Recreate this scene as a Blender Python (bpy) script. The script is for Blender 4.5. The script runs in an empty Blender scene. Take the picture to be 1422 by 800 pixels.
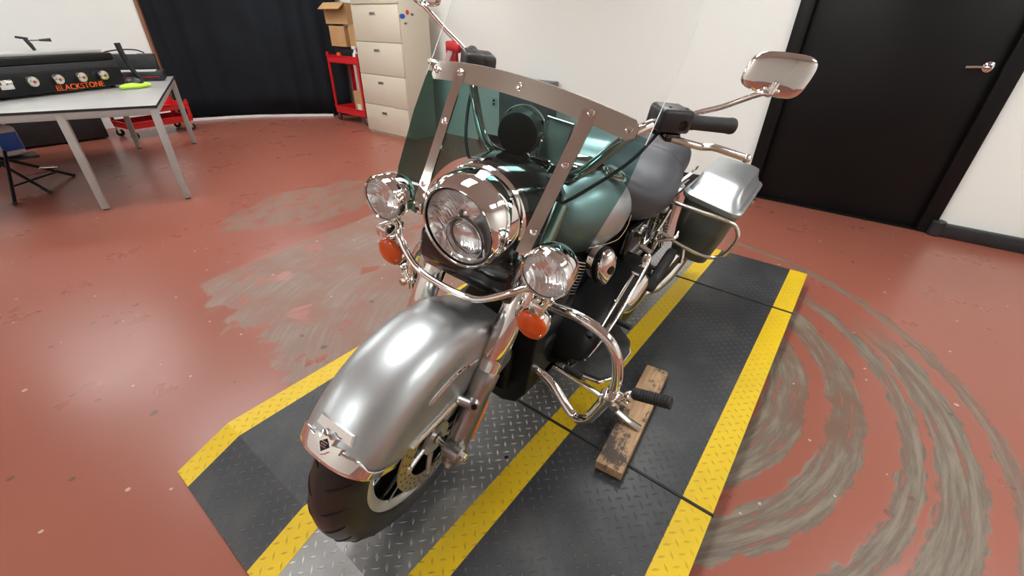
import bpy, bmesh, math, random
from mathutils import Vector, Matrix, noise
random.seed(7)
C = bpy.context.scene
COL = C.collection
R = math.radians
PI = math.pi

# ------------------------------------------------------------------ camera
cam_d = bpy.data.cameras.new('camera')
cam = bpy.data.objects.new('camera', cam_d)
COL.objects.link(cam)
C.camera = cam
cam_d.sensor_width = 36.0
cam_d.lens = 36.0 * 596.47 / 1422
cam_d.clip_start = 0.02
yaw, pit, rol = 3.7942, 0.5483, 0.021
f = Vector((math.cos(yaw) * math.cos(pit), math.sin(yaw) * math.cos(pit), -math.sin(pit)))
r = Vector((math.sin(yaw), -math.cos(yaw), 0))
u = r.cross(f)
rr = r * math.cos(rol) + u * math.sin(rol)
uu = u * math.cos(rol) - r * math.sin(rol)
M = Matrix((rr, uu, -f)).transposed().to_4x4()
M.translation = Vector((0.4244, 0.7423, 1.3294))
cam.matrix_world = M

# ------------------------------------------------------------------ world and exposure
w = bpy.data.worlds.new('world')
C.world = w
w.use_nodes = True
w.node_tree.nodes['Background'].inputs[0].default_value = (0.9, 0.95, 1, 1)
w.node_tree.nodes['Background'].inputs[1].default_value = 0.15
C.view_settings.view_transform = 'Standard'
C.view_settings.look = 'None'
C.view_settings.exposure = 0.0
C.view_settings.gamma = 1
C.view_settings.use_curve_mapping = False
# ceiling lights: (x, y, length x, width y)
LAMPS = [(-2.4, -0.3), (-0.4, -0.3), (-2.4, -3.5), (-0.4, -3.6), (-2.4, -6.0), (0.1, -6.0), (-2.4, 2.4), (-0.7, 2.5), (2.9, -0.6), (2.9, -3.6)]
LAMP_E = 19.5
CEIL = 2.75
# room extents
XB, XF, YL, YR = -4.06, 3.6, -7.55, 3.6
DZ = 0.08          # top of the deck

# ------------------------------------------------------------------ materials
def principled(name, col, metal=0.0, rough=0.5, coat=0.0, spec=0.5, emit=None, es=0.0, trans=0.0, ior=1.45, coat_r=0.03):
    m = bpy.data.materials.new(name)
    m.use_nodes = True
    b = m.node_tree.nodes['Principled BSDF']
    b.inputs['Base Color'].default_value = (*col, 1)
    b.inputs['Metallic'].default_value = metal
    b.inputs['Roughness'].default_value = rough
    b.inputs['Coat Weight'].default_value = coat
    b.inputs['Coat Roughness'].default_value = coat_r
    b.inputs['Specular IOR Level'].default_value = spec
    b.inputs['IOR'].default_value = ior
    b.inputs['Transmission Weight'].default_value = trans
    if emit:
        b.inputs['Emission Color'].default_value = (*emit, 1)
        b.inputs['Emission Strength'].default_value = es
    return m

class NT:
    """small helper for node maths"""
    def __init__(s, m):
        s.t = m.node_tree
        s.n = s.t.nodes
        s.l = s.t.links
        s.b = s.n.get('Principled BSDF')
    def put(s, sock, v):
        if isinstance(v, (int, float)):
            sock.default_value = v
        elif isinstance(v, tuple):
            sock.default_value = v if len(v) == len(sock.default_value) else (*v, 1)
        else:
            s.l.new(v, sock)
    def math(s, op, a, b=0.0, c=None):
        n = s.n.new('ShaderNodeMath')
        n.operation = op
        s.put(n.inputs[0], a)
        s.put(n.inputs[1], b)
        if c is not None:
            s.put(n.inputs[2], c)
        return n.outputs[0]
    def co(s):
        return s.n.new('ShaderNodeTexCoord').outputs['Object']
    def xyz(s, v):
        n = s.n.new('ShaderNodeSeparateXYZ')
        s.l.new(v, n.inputs[0])
        return n.outputs
    def noise(s, v, scale, detail=4, rough=0.55, out='Fac', dist=0.0):
        n = s.n.new('ShaderNodeTexNoise')
        s.l.new(v, n.inputs['Vector'])
        n.inputs['Scale'].default_value = scale
        n.inputs['Detail'].default_value = detail
        n.inputs['Roughness'].default_value = rough
        n.inputs['Distortion'].default_value = dist
        return n.outputs[out]
    def smooth(s, x, a, b, lo=0.0, hi=1.0):
        n = s.n.new('ShaderNodeMapRange')
        n.interpolation_type = 'SMOOTHSTEP'
        s.put(n.inputs['Value'], x)
        s.put(n.inputs['From Min'], a)
        s.put(n.inputs['From Max'], b)
        n.inputs['To Min'].default_value = lo
        n.inputs['To Max'].default_value = hi
        return n.outputs['Result']
    def mix(s, fac, a, b):
        n = s.n.new('ShaderNodeMix')
        n.data_type = 'RGBA'
        s.put(n.inputs[0], fac)
        s.put(n.inputs[6], a if not isinstance(a, tuple) else (*a, 1))
        s.put(n.inputs[7], b if not isinstance(b, tuple) else (*b, 1))
        return n.outputs[2]
    def bump(s, h, dist=0.002, strength=1.0):
        n = s.n.new('ShaderNodeBump')
        n.inputs['Distance'].default_value = dist
        n.inputs['Strength'].default_value = strength
        s.l.new(h, n.inputs['Height'])
        s.l.new(n.outputs[0], s.b.inputs['Normal'])

def mottled(name, c1, c2, scale=3.0, rough=0.5, metal=0.0, bump=0.0, bscale=200, spec=0.5, coat=0.0):
    m = principled(name, c1, metal, rough, coat, spec)
    t = NT(m)
    co = t.co()
    t.l.new(t.mix(t.smooth(t.noise(co, scale), 0.35, 0.65), c1, c2), t.b.inputs['Base Color'])
    if bump:
        t.bump(t.noise(co, bscale, 2), bump)
    return m

CHROME = principled('chrome', (0.90, 0.87, 0.84), 1, 0.045)
STEEL = principled('polished_steel', (0.78, 0.77, 0.70), 1, 0.22)
BRUSH = mottled('brushed_aluminium', (0.46, 0.45, 0.44), (0.40, 0.39, 0.38), 30, 0.33, 1)
MACH = principled('machined_aluminium', (0.80, 0.79, 0.77), 0.9, 0.30)
DISC = principled('brake_steel', (0.62, 0.56, 0.44), 1, 0.28)
SILVER = mottled('silver_flake_paint', (0.50, 0.52, 0.53), (0.47, 0.49, 0.50), 900, 0.38, 0.85, 0, coat=0.2)
BLACKG = principled('gloss_black_paint', (0.006, 0.006, 0.007), 0, 0.12, 0.6)
BLACKM = mottled('satin_black_metal', (0.006, 0.006, 0.007), (0.010, 0.010, 0.010), 12, 0.42, spec=0.3)
PLAST = mottled('black_plastic', (0.018, 0.018, 0.02), (0.026, 0.026, 0.028), 20, 0.42)
RUBBER = mottled('black_rubber', (0.014, 0.014, 0.015), (0.024, 0.023, 0.022), 25, 0.6, 0, 0.0004)
TYRE = mottled('tyre_rubber', (0.012, 0.011, 0.011), (0.03, 0.024, 0.02), 9, 0.42, 0, 0.0003)
VINYL = mottled('seat_vinyl', (0.046, 0.046, 0.053), (0.055, 0.055, 0.062), 5, 0.42, 0, 0.0005, 700)
BAGDK = principled('dark_olive_bag_lower', (0.15, 0.155, 0.14), 0.6, 0.42, 0.2)
ORANGE = principled('amber_orange_lens', (0.70, 0.085, 0.006), 0, 0.2, 0.4, emit=None)
AMBER = principled('amber_reflector', (0.85, 0.20, 0.01), 0, 0.2, 1.0)
REDM = principled('red_enamel', (0.62, 0.015, 0.02), 0, 0.3, 0.3)
REDTAG = principled('red_tag_plastic', (0.70, 0.02, 0.03), 0, 0.35)
PINK = principled('pale_pink_plastic', (0.75, 0.50, 0.52), 0, 0.4)
BEIGE = mottled('beige_enamel', (0.60, 0.53, 0.42), (0.58, 0.51, 0.405), 2, 0.4)
DARKGREY = mottled('dark_grey_enamel', (0.13, 0.13, 0.14), (0.12, 0.12, 0.13), 3, 0.45)
CARD = mottled('brown_cardboard', (0.50, 0.29, 0.13), (0.45, 0.25, 0.11), 6, 0.8)
WHITEP = principled('white_plastic', (0.75, 0.75, 0.76), 0, 0.35)
BLUEP = principled('blue_plastic', (0.02, 0.12, 0.55), 0, 0.35)
LIME = principled('lime_webbing', (0.52, 0.85, 0.06), 0, 0.6)
PIN = principled('gold_pinstripe', (0.60, 0.40, 0.22), 0, 0.3)
INK = principled('dark_red_ink', (0.35, 0.05, 0.06), 0.2, 0.3)
ORTXT = principled('orange_print', (0.85, 0.13, 0.02), 0, 0.5)

def white_wall_mat():
    m = principled('white_wall_paint', (0.76, 0.75, 0.72), 0, 0.6)
    t = NT(m)
    co = t.co()
    t.l.new(t.mix(t.smooth(t.noise(co, 0.6, 2), 0.3, 0.7), (0.83, 0.83, 0.785), (0.80, 0.805, 0.775)), t.b.inputs['Base Color'])
    t.bump(t.noise(co, 60, 3), 0.0006)
    return m
WALL = white_wall_mat()
CEILM = mottled('ceiling_tile', (0.62, 0.61, 0.6), (0.57, 0.57, 0.56), 8, 0.9)

def clear_sheet(name, tint):
    m = bpy.data.materials.new(name)
    m.use_nodes = True
    t = NT(m)
    t.n.remove(t.b)
    out = t.n['Material Output']
    tr = t.n.new('ShaderNodeBsdfTransparent')
    tr.inputs[0].default_value = (*tint, 1)
    gl = t.n.new('ShaderNodeBsdfGlossy')
    gl.inputs['Roughness'].default_value = 0.02
    gl.inputs[0].default_value = (1, 1, 1, 1)
    lw = t.n.new('ShaderNodeLayerWeight')
    lw.inputs[0].default_value = 0.5
    # the path through the sheet is longer at a slant
    inv = t.math('DIVIDE', 1.0, t.math('MAXIMUM', t.math('SUBTRACT', 1.0, lw.outputs['Facing']), 0.25))
    cc = t.n.new('ShaderNodeCombineColor')
    for i in range(3):
        t.l.new(t.math('POWER', tint[i], inv), cc.inputs[i])
    t.l.new(cc.outputs[0], tr.inputs[0])
    fac = t.math('MULTIPLY_ADD', t.math('POWER', lw.outputs['Facing'], 5.0), 0.9, 0.04)
    mx = t.n.new('ShaderNodeMixShader')
    t.l.new(fac, mx.inputs[0])
    t.l.new(tr.outputs[0], mx.inputs[1])
    t.l.new(gl.outputs[0], mx.inputs[2])
    t.l.new(mx.outputs[0], out.inputs[0])
    return m
TINT = clear_sheet('green_tinted_acrylic', (0.27, 0.435, 0.42))
CLEAR = clear_sheet('clear_acrylic', (0.985, 0.985, 0.985))
LENS = clear_sheet('clear_lens', (0.97, 0.97, 0.97))

def plate_mat(name, base, metal, rough, wear=None, wearf=0.0, cell=0.030, bd=0.0016, edge=None, rub=None):
    """diamond tread plate: raised lozenges in alternating directions"""
    m = principled(name, base, metal, rough)
    t = NT(m)
    co = t.co()
    mp = t.n.new('ShaderNodeMapping')
    mp.inputs['Rotation'].default_value = (0, 0, R(45))
    mp.inputs['Scale'].default_value = (1 / cell, 1 / cell, 1)
    t.l.new(co, mp.inputs[0])
    x, y, z = t.xyz(mp.outputs[0])
    fx = t.math('SUBTRACT', t.math('FRACT', x), 0.5)
    fy = t.math('SUBTRACT', t.math('FRACT', y), 0.5)
    par = t.math('MODULO', t.math('ABSOLUTE', t.math('ADD', t.math('FLOOR', x), t.math('FLOOR', y))), 2.0)
    par = t.math('GREATER_THAN', par, 0.5)
    ax = t.math('ABSOLUTE', fx)
    ay = t.math('ABSOLUTE', fy)
    def loz(a, b):
        return t.math('ADD', t.math('MULTIPLY', a, 1 / 0.50), t.math('MULTIPLY', b, 1 / 0.15))
    d = t.math('ADD', t.math('MULTIPLY', loz(ax, ay), par), t.math('MULTIPLY', loz(ay, ax), t.math('SUBTRACT', 1.0, par)))
    h = t.smooth(d, 1.0, 0.45)
    n1 = t.noise(co, 2.2, 5)
    col = base
    if wear:
        wmask = t.math('MULTIPLY', t.smooth(t.noise(co, 7, 6), 0.45, 0.7), wearf)
        col = t.mix(wmask, base, wear)
    if rub:      # bars rubbed to another tone where boots and tyres wear them
        hm = t.math('MULTIPLY', h, t.smooth(n1, 0.35, 0.6, 0.15, 0.8))
        col = t.mix(hm, col, rub)
    if not isinstance(col, tuple):
        t.l.new(col, t.b.inputs['Base Color'])
    t.l.new(t.smooth(n1, 0.3, 0.7, rough - 0.08, rough + 0.10), t.b.inputs['Roughness'])
    t.bump(h, bd)
    return m
PL_BLACK = plate_mat('black_tread_plate', (0.035, 0.036, 0.040), 0.0, 0.44, (0.085, 0.08, 0.075), 0.45, rub=(0.10, 0.10, 0.105))
PL_YEL = plate_mat('yellow_tread_plate', (0.70, 0.46, 0.010), 0.0, 0.45, (0.60, 0.40, 0.02), 0.5, rub=(0.42, 0.30, 0.03))
PL_ALU = plate_mat('bare_tread_plate', (0.36, 0.355, 0.35), 0.8, 0.42, (0.24, 0.235, 0.23), 0.5, rub=(0.75, 0.75, 0.75), bd=0.002)

def floor_mat():
    m = principled('red_brown_floor_paint', (0.34, 0.105, 0.062), 0, 0.2)
    t = NT(m)
    co = t.co()
    x, y, z = t.xyz(co)
    n_big = t.noise(co, 0.5, 3)
    n_mid = t.noise(co, 2.6, 6, 0.6)
    n_fine = t.noise(co, 9, 6, 0.65)
    base = t.mix(t.smooth(n_big, 0.3, 0.7), (0.315, 0.098, 0.066), (0.275, 0.088, 0.060))
    # drag marks: rings about the hub of the deck
    cx, cy = -1.28, -0.03
    dx = t.math('SUBTRACT', x, cx)
    dy = t.math('SUBTRACT', y, cy)
    rad = t.math('SQRT', t.math('ADD', t.math('MULTIPLY', dx, dx), t.math('MULTIPLY', dy, dy)))
    ang = t.math('ARCTAN2', dy, dx)
    comb = t.n.new('ShaderNodeCombineXYZ')
    t.put(comb.inputs[0], t.math('MULTIPLY', rad, 14.0))
    t.put(comb.inputs[1], t.math('MULTIPLY', ang, 1.1))
    streak = t.noise(comb.outputs[0], 3.0, 5, 0.7)
    comb2 = t.n.new('ShaderNodeCombineXYZ')
    t.put(comb2.inputs[0], t.math('MULTIPLY', rad, 2.0))
    t.put(comb2.inputs[1], t.math('MULTIPLY', ang, 3.0))
    wob = t.noise(comb2.outputs[0], 2.0, 5, 0.6)
    def mul(*a):
        o = a[0]
        for b in a[1:]:
            o = t.math('MULTIPLY', o, b)
        return o
    def mx(a, b):
        return t.math('MAXIMUM', a, b)
    radw = t.math('ADD', rad, t.math('MULTIPLY', t.math('SUBTRACT', n_fine, 0.5), 0.11))
    def band(c, wd, a0, a1, gain=1.0, soft=0.007):
        lo = t.smooth(radw, c - wd / 2 - soft, c - wd / 2 + soft)
        hi = t.smooth(radw, c + wd / 2 + soft, c + wd / 2 - soft)
        angs = mul(t.smooth(ang, R(a0) - 0.15, R(a0) + 0.15), t.smooth(ang, R(a1) + 0.15, R(a1) - 0.15))
        return mul(lo, hi, angs, gain)
    rings = band(0.905, 0.16, 30, 125)
    rings = mx(rings, band(1.115, 0.13, 35, 140))
    rings = mx(rings, band(1.325, 0.075, 28, 140))
    rings = mx(rings, band(1.455, 0.135, 0, 125))
    rings = mx(rings, band(1.615, 0.06, 15, 170, 0.85))
    rings = mul(rings, t.smooth(streak, 0.36, 0.46, 0.25, 1.0), t.smooth(wob, 0.24, 0.40, 0.55, 1.0))
    # worn patch on the other side of the deck
    ed = t.math('MULTIPLY', t.math('SUBTRACT', n_mid, 0.5), 1.1)
    ed2 = t.math('MULTIPLY', t.math('SUBTRACT', n_fine, 0.5), 0.5)
    yy = t.math('ADD', y, t.math('MULTIPLY', ed2, 0.25))
    xx = t.math('ADD', x, t.math('ADD', t.math('MULTIPLY', ed, 0.9), ed2))
    line = t.math('ADD', t.math('MULTIPLY', x, 0.10), -2.02)
    patch = mul(t.smooth(yy, t.math('SUBTRACT', line, 0.02), t.math('ADD', line, 0.05)), t.smooth(y, 0.2, 0.0),
                t.smooth(xx, -0.12, -0.20), t.smooth(x, -3.4, -2.6))
    chips = t.smooth(t.noise(co, 3.3, 5, 0.7), 0.395, 0.43)
    patch = mul(patch, chips)
    conc_a = t.mix(t.smooth(streak, 0.3, 0.7), (0.085, 0.062, 0.045), (0.235, 0.185, 0.14))
    conc_a = t.mix(t.smooth(t.noise(co, 1.7, 5, 0.6), 0.52, 0.66), conc_a, (0.15, 0.082, 0.055))
    conc_b = t.mix(t.smooth(streak, 0.35, 0.75), (0.23, 0.145, 0.115), (0.29, 0.21, 0.17))
    conc_b = t.mix(t.smooth(t.noise(co, 1.3, 4), 0.50, 0.62), conc_b, (0.21, 0.185, 0.155))
    conc_b = t.mix(t.smooth(n_mid, 0.40, 0.62), conc_b, (0.25, 0.125, 0.09))
    # browned stain beyond it
    sx = t.math('DIVIDE', t.math('SUBTRACT', t.math('ADD', x, t.math('MULTIPLY', ed, 0.5)), -1.35), 0.75)
    sy = t.math('DIVIDE', t.math('SUBTRACT', t.math('ADD', y, t.math('MULTIPLY', ed, 0.6)), -2.75), 0.42)
    q = t.math('ADD', t.math('MULTIPLY', sx, sx), t.math('MULTIPLY', sy, sy))
    stain = mul(t.smooth(q, 1.1, 0.9), t.smooth(n_fine, 0.40, 0.50))
    # small spots and flecks
    v = t.n.new('ShaderNodeTexVoronoi')
    t.l.new(co, v.inputs['Vector'])
    v.voronoi_dimensions = '2D'
    v.inputs['Scale'].default_value = 2.0
    spot = mul(t.smooth(t.math('ADD', v.outputs['Distance'], t.math('MULTIPLY', n_fine, 0.12)), 0.085, 0.078), t.smooth(n_big, 0.44, 0.50))
    v2 = t.n.new('ShaderNodeTexVoronoi')
    t.l.new(co, v2.inputs['Vector'])
    v2.voronoi_dimensions = '2D'
    v2.inputs['Scale'].default_value = 2.9
    fleck = t.smooth(t.math('ADD', v2.outputs['Distance'], t.math('MULTIPLY', n_fine, 0.10)), 0.070, 0.064)
    col = t.mix(mul(stain, 0.75), base, (0.20, 0.12, 0.085))
    col = t.mix(patch, col, conc_b)
    col = t.mix(rings, col, conc_a)
    col = t.mix(mul(spot, 0.7), col, (0.10, 0.055, 0.045))
    col = t.mix(mul(fleck, 0.7), col, (0.58, 0.46, 0.38))
    t.l.new(col, t.b.inputs['Base Color'])
    worn = mx(patch, mx(rings, mul(stain, 0.6)))
    rg = t.math('ADD', t.math('MULTIPLY', worn, 0.28), t.smooth(n_mid, 0.3, 0.7, 0.27, 0.31))
    t.l.new(rg, t.b.inputs['Roughness'])
    h = t.math('ADD', t.math('MULTIPLY', worn, -0.5), t.math('MULTIPLY', n_fine, 0.15))
    t.bump(h, 0.0012, 0.6)
    return m
FLOOR = floor_mat()

def wood_mat():
    m = principled('weathered_pine', (0.55, 0.36, 0.2), 0, 0.7)
    t = NT(m)
    co = t.co()
    mp = t.n.new('ShaderNodeMapping')
    mp.inputs['Scale'].default_value = (3, 30, 30)
    t.l.new(co, mp.inputs[0])
    g = t.noise(mp.outputs[0], 2.0, 4)
    col = t.mix(t.smooth(g, 0.3, 0.7), (0.50, 0.31, 0.17), (0.34, 0.20, 0.11))
    mp2 = t.n.new('ShaderNodeMapping')
    mp2.inputs['Scale'].default_value = (1, 1.6, 1)
    t.l.new(co, mp2.inputs[0])
    d = t.noise(mp2.outputs[0], 7, 7, 0.75)
    col = t.mix(t.smooth(d, 0.50, 0.60), col, (0.07, 0.05, 0.04))
    t.l.new(col, t.b.inputs['Base Color'])
    t.bump(g, 0.001)
    return m
WOOD = wood_mat()

def curtain_mat():
    return mottled('black_velvet_curtain', (0.009, 0.010, 0.013), (0.012, 0.014, 0.018), 2, 0.85, spec=0.2)
CURT = curtain_mat()
DOORM = mottled('black_door_paint', (0.005, 0.0045, 0.0045), (0.007, 0.006, 0.006), 2, 0.42, spec=0.25)
TABLETOP = mottled('grey_laminate', (0.40, 0.385, 0.37), (0.37, 0.355, 0.34), 4, 0.30)
TABLEG = mottled('grey_steel_paint', (0.40, 0.385, 0.36), (0.37, 0.355, 0.335), 6, 0.4)

def reflector_mat():
    m = principled('lamp_reflector', (0.93, 0.93, 0.93), 0.85, 0.16)
    return m
REFL = reflector_mat()
def fluted_mat():
    m = principled('fluted_reflector', (0.95, 0.96, 0.96), 0.85, 0.12)
    t = NT(m)
    x, y, z = t.xyz(t.co())
    wv = t.math('SINE', t.math('MULTIPLY', t.math('ADD', y, t.math('MULTIPLY', z, 0.6)), 700.0))
    t.bump(wv, 0.00022)
    return m
FLUTE = fluted_mat()

# ------------------------------------------------------------------ mesh builder
class MB:
    def __init__(s):
        s.bm = bmesh.new()
        s.mi = 0
    def _f(s, vs):
        try:
            fc = s.bm.faces.new(vs)
            fc.material_index = s.mi
            return fc
        except ValueError:
            return None
    def box(s, c, size, rot=None, bevel=0.0, seg=2):
        t = bmesh.new()
        bmesh.ops.create_cube(t, size=1)
        bmesh.ops.scale(t, vec=size, verts=t.verts)
        if bevel:
            bmesh.ops.bevel(t, geom=t.edges[:], offset=bevel, segments=seg, affect='EDGES', profile=0.5)
        m = Matrix.Translation(c)
        if rot is not None:
            m = m @ (rot.to_4x4() if hasattr(rot, 'to_4x4') else rot)
        s._merge(t, m)
        return s
    def _merge(s, t, m=Matrix.Identity(4)):
        mp = {}
        for v in t.verts:
            mp[v] = s.bm.verts.new(m @ v.co)
        for fc in t.faces:
            s._f([mp[v] for v in fc.verts])
        t.free()
    def rings(s, rs, closed=True, cap0=True, cap1=True, loop=False):
        vr = [[s.bm.verts.new(p) for p in q] for q in rs]
        n = len(vr[0])
        rng = range(n if closed else n - 1)
        m = len(vr)
        for i in range(m if loop else m - 1):
            a, b = vr[i], vr[(i + 1) % m]
            for j in rng:
                s._f([a[j], a[(j + 1) % n], b[(j + 1) % n], b[j]])
        if closed and not loop:
            if cap0:
                s._f(vr[0][::-1])
            if cap1:
                s._f(vr[-1])
        return s
    def tube(s, pts, rad, seg=12, closed=False, smooth=0, cap=True):
        pts = [Vector(p) for p in pts]
        if smooth:
            pts = spline(pts, smooth, closed)
        n = len(pts)
        rads = rad if isinstance(rad, (list, tuple)) else [rad] * n
        if len(rads) != n:
            rads = [rads[0] + (rads[-1] - rads[0]) * i / (n - 1) for i in range(n)]
        def tan(i):
            if closed:
                return (pts[(i + 1) % n] - pts[i - 1]).normalized()
            a = pts[max(i - 1, 0)]
            b = pts[min(i + 1, n - 1)]
            return (b - a).normalized()
        T = tan(0)
        N = T.orthogonal().normalized()
        rs = []
        for i in range(n):
            T2 = tan(i)
            N = (T.rotation_difference(T2) @ N).normalized()
            N = (N - T2 * N.dot(T2)).normalized()
            T = T2
            B = T.cross(N)
            rs.append([pts[i] + (N * math.cos(2 * PI * k / seg) + B * math.sin(2 * PI * k / seg)) * rads[i] for k in range(seg)])
        s.rings(rs, cap0=cap, cap1=cap, loop=closed)
        return s
    def cyl(s, p0, p1, r0, r1=None, seg=24, bev=0.0):
        if r1 is None:
            r1 = r0
        p0, p1 = Vector(p0), Vector(p1)
        L = (p1 - p0).length
        if bev:
            prof = [(r0 - bev, 0), (r0, bev), (r1, L - bev), (r1 - bev, L)]
        else:
            prof = [(r0, 0), (r1, L)]
        return s.lathe(prof, p0, p1 - p0, seg)
    def lathe(s, prof, origin, axis, seg=32, a0=0.0, a1=2 * PI, cap=True, ref=None):
        """prof: (radius, height along axis)"""
        o = Vector(origin)
        A = Vector(axis).normalized()
        N = Vector(ref).normalized() if ref is not None else A.orthogonal().normalized()
        B = A.cross(N)
        full = abs(a1 - a0 - 2 * PI) < 1e-6
        rs = []
        k = seg if full else seg + 1
        for (rd, h) in prof:
            rd = max(rd, 1e-5)
            rs.append([o + A * h + (N * math.cos(a0 + (a1 - a0) * j / seg) + B * math.sin(a0 + (a1 - a0) * j / seg)) * rd for j in range(k)])
        s.rings(rs, closed=full, cap0=cap, cap1=cap)
        return s
    def ell(s, c, rad, rot=None, seg=20):
        t = bmesh.new()
        bmesh.ops.create_uvsphere(t, u_segments=seg, v_segments=max(seg // 2, 6), radius=1)
        bmesh.ops.scale(t, vec=rad if hasattr(rad, '__len__') else (rad,) * 3, verts=t.verts)
        m = Matrix.Translation(c)
        if rot is not None:
            m = m @ rot.to_4x4()
        s._merge(t, m)
        return s
    def prism(s, pts, n, th, origin=(0, 0, 0)):
        """polygon points (3D) extruded along n by th"""
        n = Vector(n).normalized() * th
        a = [Vector(p) + Vector(origin) for p in pts]
        s.rings([a, [p + n for p in a]])
        return s
    def build(s, name, mats, parent=None, sharp=38, pre=None, bevel=0.0, subsurf=0, solid=0.0, flat=False):
        if pre is not None:
            bmesh.ops.transform(s.bm, matrix=pre, verts=s.bm.verts)
        bmesh.ops.recalc_face_normals(s.bm, faces=s.bm.faces)
        th = R(sharp)
        for fc in s.bm.faces:
            fc.smooth = not flat
        for e in s.bm.edges:
            if len(e.link_faces) == 2 and e.calc_face_angle(0) > th:
                e.smooth = False
        me = bpy.data.meshes.new(name)
        s.bm.to_mesh(me)
        s.bm.free()
        for m in (mats if isinstance(mats, (list, tuple)) else [mats]):
            me.materials.append(m)
        o = bpy.data.objects.new(name, me)
        COL.objects.link(o)
        if parent is not None:
            o.parent = parent
        if solid:
            md = o.modifiers.new('thickness', 'SOLIDIFY')
            md.thickness = solid
            md.offset = 0
        if bevel:
            md = o.modifiers.new('edge', 'BEVEL')
            md.width = bevel
            md.segments = 2
            md.limit_method = 'ANGLE'
        if subsurf:
            md = o.modifiers.new('smooth', 'SUBSURF')
            md.levels = md.render_levels = subsurf
        return o

def spline(pts, k, closed=False):
    n = len(pts)
    out = []
    rng = range(n if closed else n - 1)
    for i in rng:
        if closed:
            p0, p1, p2, p3 = pts[i - 1], pts[i], pts[(i + 1) % n], pts[(i + 2) % n]
        else:
            p0, p1, p2, p3 = pts[max(i - 1, 0)], pts[i], pts[i + 1], pts[min(i + 2, n - 1)]
        for j in range(k):
            t = j / k
            out.append(0.5 * ((2 * p1) + (-p0 + p2) * t + (2 * p0 - 5 * p1 + 4 * p2 - p3) * t * t + (-p0 + 3 * p1 - 3 * p2 + p3) * t ** 3))
    if not closed:
        out.append(pts[-1])
    return out

def tag(o, label, cat, group=None):
    o['label'] = label
    o['category'] = cat
    if group:
        o['group'] = group
    return o
def empty(name, loc, rot=(0, 0, 0)):
    o = bpy.data.objects.new(name, None)
    COL.objects.link(o)
    o.location = loc
    o.rotation_euler = rot
    o.empty_display_size = 0.1
    return o
def struct(o):
    o['kind'] = 'structure'
    return o
def text_mesh(s, size, depth, mat, name, parent, M4, extr=True):
    cu = bpy.data.curves.new(name, 'FONT')
    cu.body = s
    cu.size = size
    cu.extrude = depth
    cu.align_x = 'CENTER'
    cu.align_y = 'CENTER'
    to = bpy.data.objects.new('tmp', cu)
    COL.objects.link(to)
    dg = bpy.context.evaluated_depsgraph_get()
    dg.update()
    me = bpy.data.meshes.new_from_object(to.evaluated_get(dg))
    bpy.data.objects.remove(to)
    me.transform(M4)
    me.name = name
    me.materials.clear()
    me.materials.append(mat)
    o = bpy.data.objects.new(name, me)
    COL.objects.link(o)
    o.parent = parent
    return o

#SECTION room
# ------------------------------------------------------------------ room shell
T = 0.12
struct(MB().box(((XB + XF) / 2, (YL + YR) / 2, -0.1), (XF - XB + 0.4, YR - YL + 0.4, 0.2)).build('floor', FLOOR))
struct(MB().box(((XB + XF) / 2, (YL + YR) / 2, CEIL + 0.06), (XF - XB + 0.4, YR - YL + 0.4, 0.12)).build('ceiling', CEILM))
D0, D1, DH = 0.05, 1.44, 2.12      # door opening
mb = MB()
mb.box((XB - T / 2, (YL + D0) / 2, CEIL / 2), (T, D0 - YL, CEIL))
mb.box((XB - T / 2, (YR + D1) / 2, CEIL / 2), (T, YR - D1, CEIL))
mb.box((XB - T / 2, (D0 + D1) / 2, (CEIL + DH) / 2), (T, D1 - D0, CEIL - DH))
struct(mb.build('wall_back', WALL))
struct(MB().box((XF + T / 2, (YL + YR) / 2, CEIL / 2), (T, YR - YL, CEIL)).build('wall_front', WALL))
struct(MB().box(((XB + XF) / 2, YL - T / 2, CEIL / 2), (XF - XB + 2 * T, T, CEIL)).build('wall_left', WALL))
struct(MB().box(((XB + XF) / 2, YR + T / 2, CEIL / 2), (XF - XB + 2 * T, T, CEIL)).build('wall_right', WALL))
# rubber baseboard right of the door, with its rounded end
mb = MB()
mb.box((XB + 0.03, (D1 + YR) / 2, 0.05), (0.06, YR - D1, 0.10), bevel=0.012)
mb.cyl((XB + 0.035, D1 + 0.01, 0), (XB + 0.035, D1 + 0.01, 0.115), 0.045, bev=0.008)
struct(mb.build('baseboard_right', PLAST))
mb = MB()
mb.box((XB + 0.008, (-3.3 + D0) / 2, 0.05), (0.016, D0 + 3.3, 0.10), bevel=0.004)
struct(mb.build('baseboard_left', PLAST))
# door
dr = empty('door_1', (XB, (D0 + D1) / 2, 0))
struct(dr)
mb = MB()
mb.box((-0.05, 0, DH / 2 - 0.03), (0.045, D1 - D0 - 0.18, DH - 0.06), bevel=0.003)
mb.build('door_leaf', DOORM, dr)
mb = MB()
hw = (D1 - D0) / 2
for sy in (-1, 1):
    mb.box((-0.03, sy * (hw - 0.05), DH / 2), (0.12, 0.10, DH), bevel=0.006)
mb.box((-0.03, 0, DH - 0.04), (0.12, 2 * hw, 0.08), bevel=0.006)
mb.build('door_frame', DOORM, dr)
mb = MB()
mb.box((-0.03, 0, 0.006), (0.10, 2 * hw - 0.2, 0.012))
mb.build('threshold', DOORM, dr)
mb = MB()
hy, hz = 1.275 - (D0 + D1) / 2, 1.15
mb.lathe([(0.034, 0), (0.034, 0.006), (0.028, 0.012), (0.012, 0.014), (0.011, 0.05)], (-0.028, hy, hz), (1, 0, 0))
mb.tube([(0.02, hy, hz), (0.032, hy - 0.015, hz), (0.034, hy - 0.05, hz), (0.03, hy - 0.12, hz - 0.004)], [0.011, 0.0125, 0.010, 0.009], smooth=4)
h = mb.build('door_handle', CHROME, dr)
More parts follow.
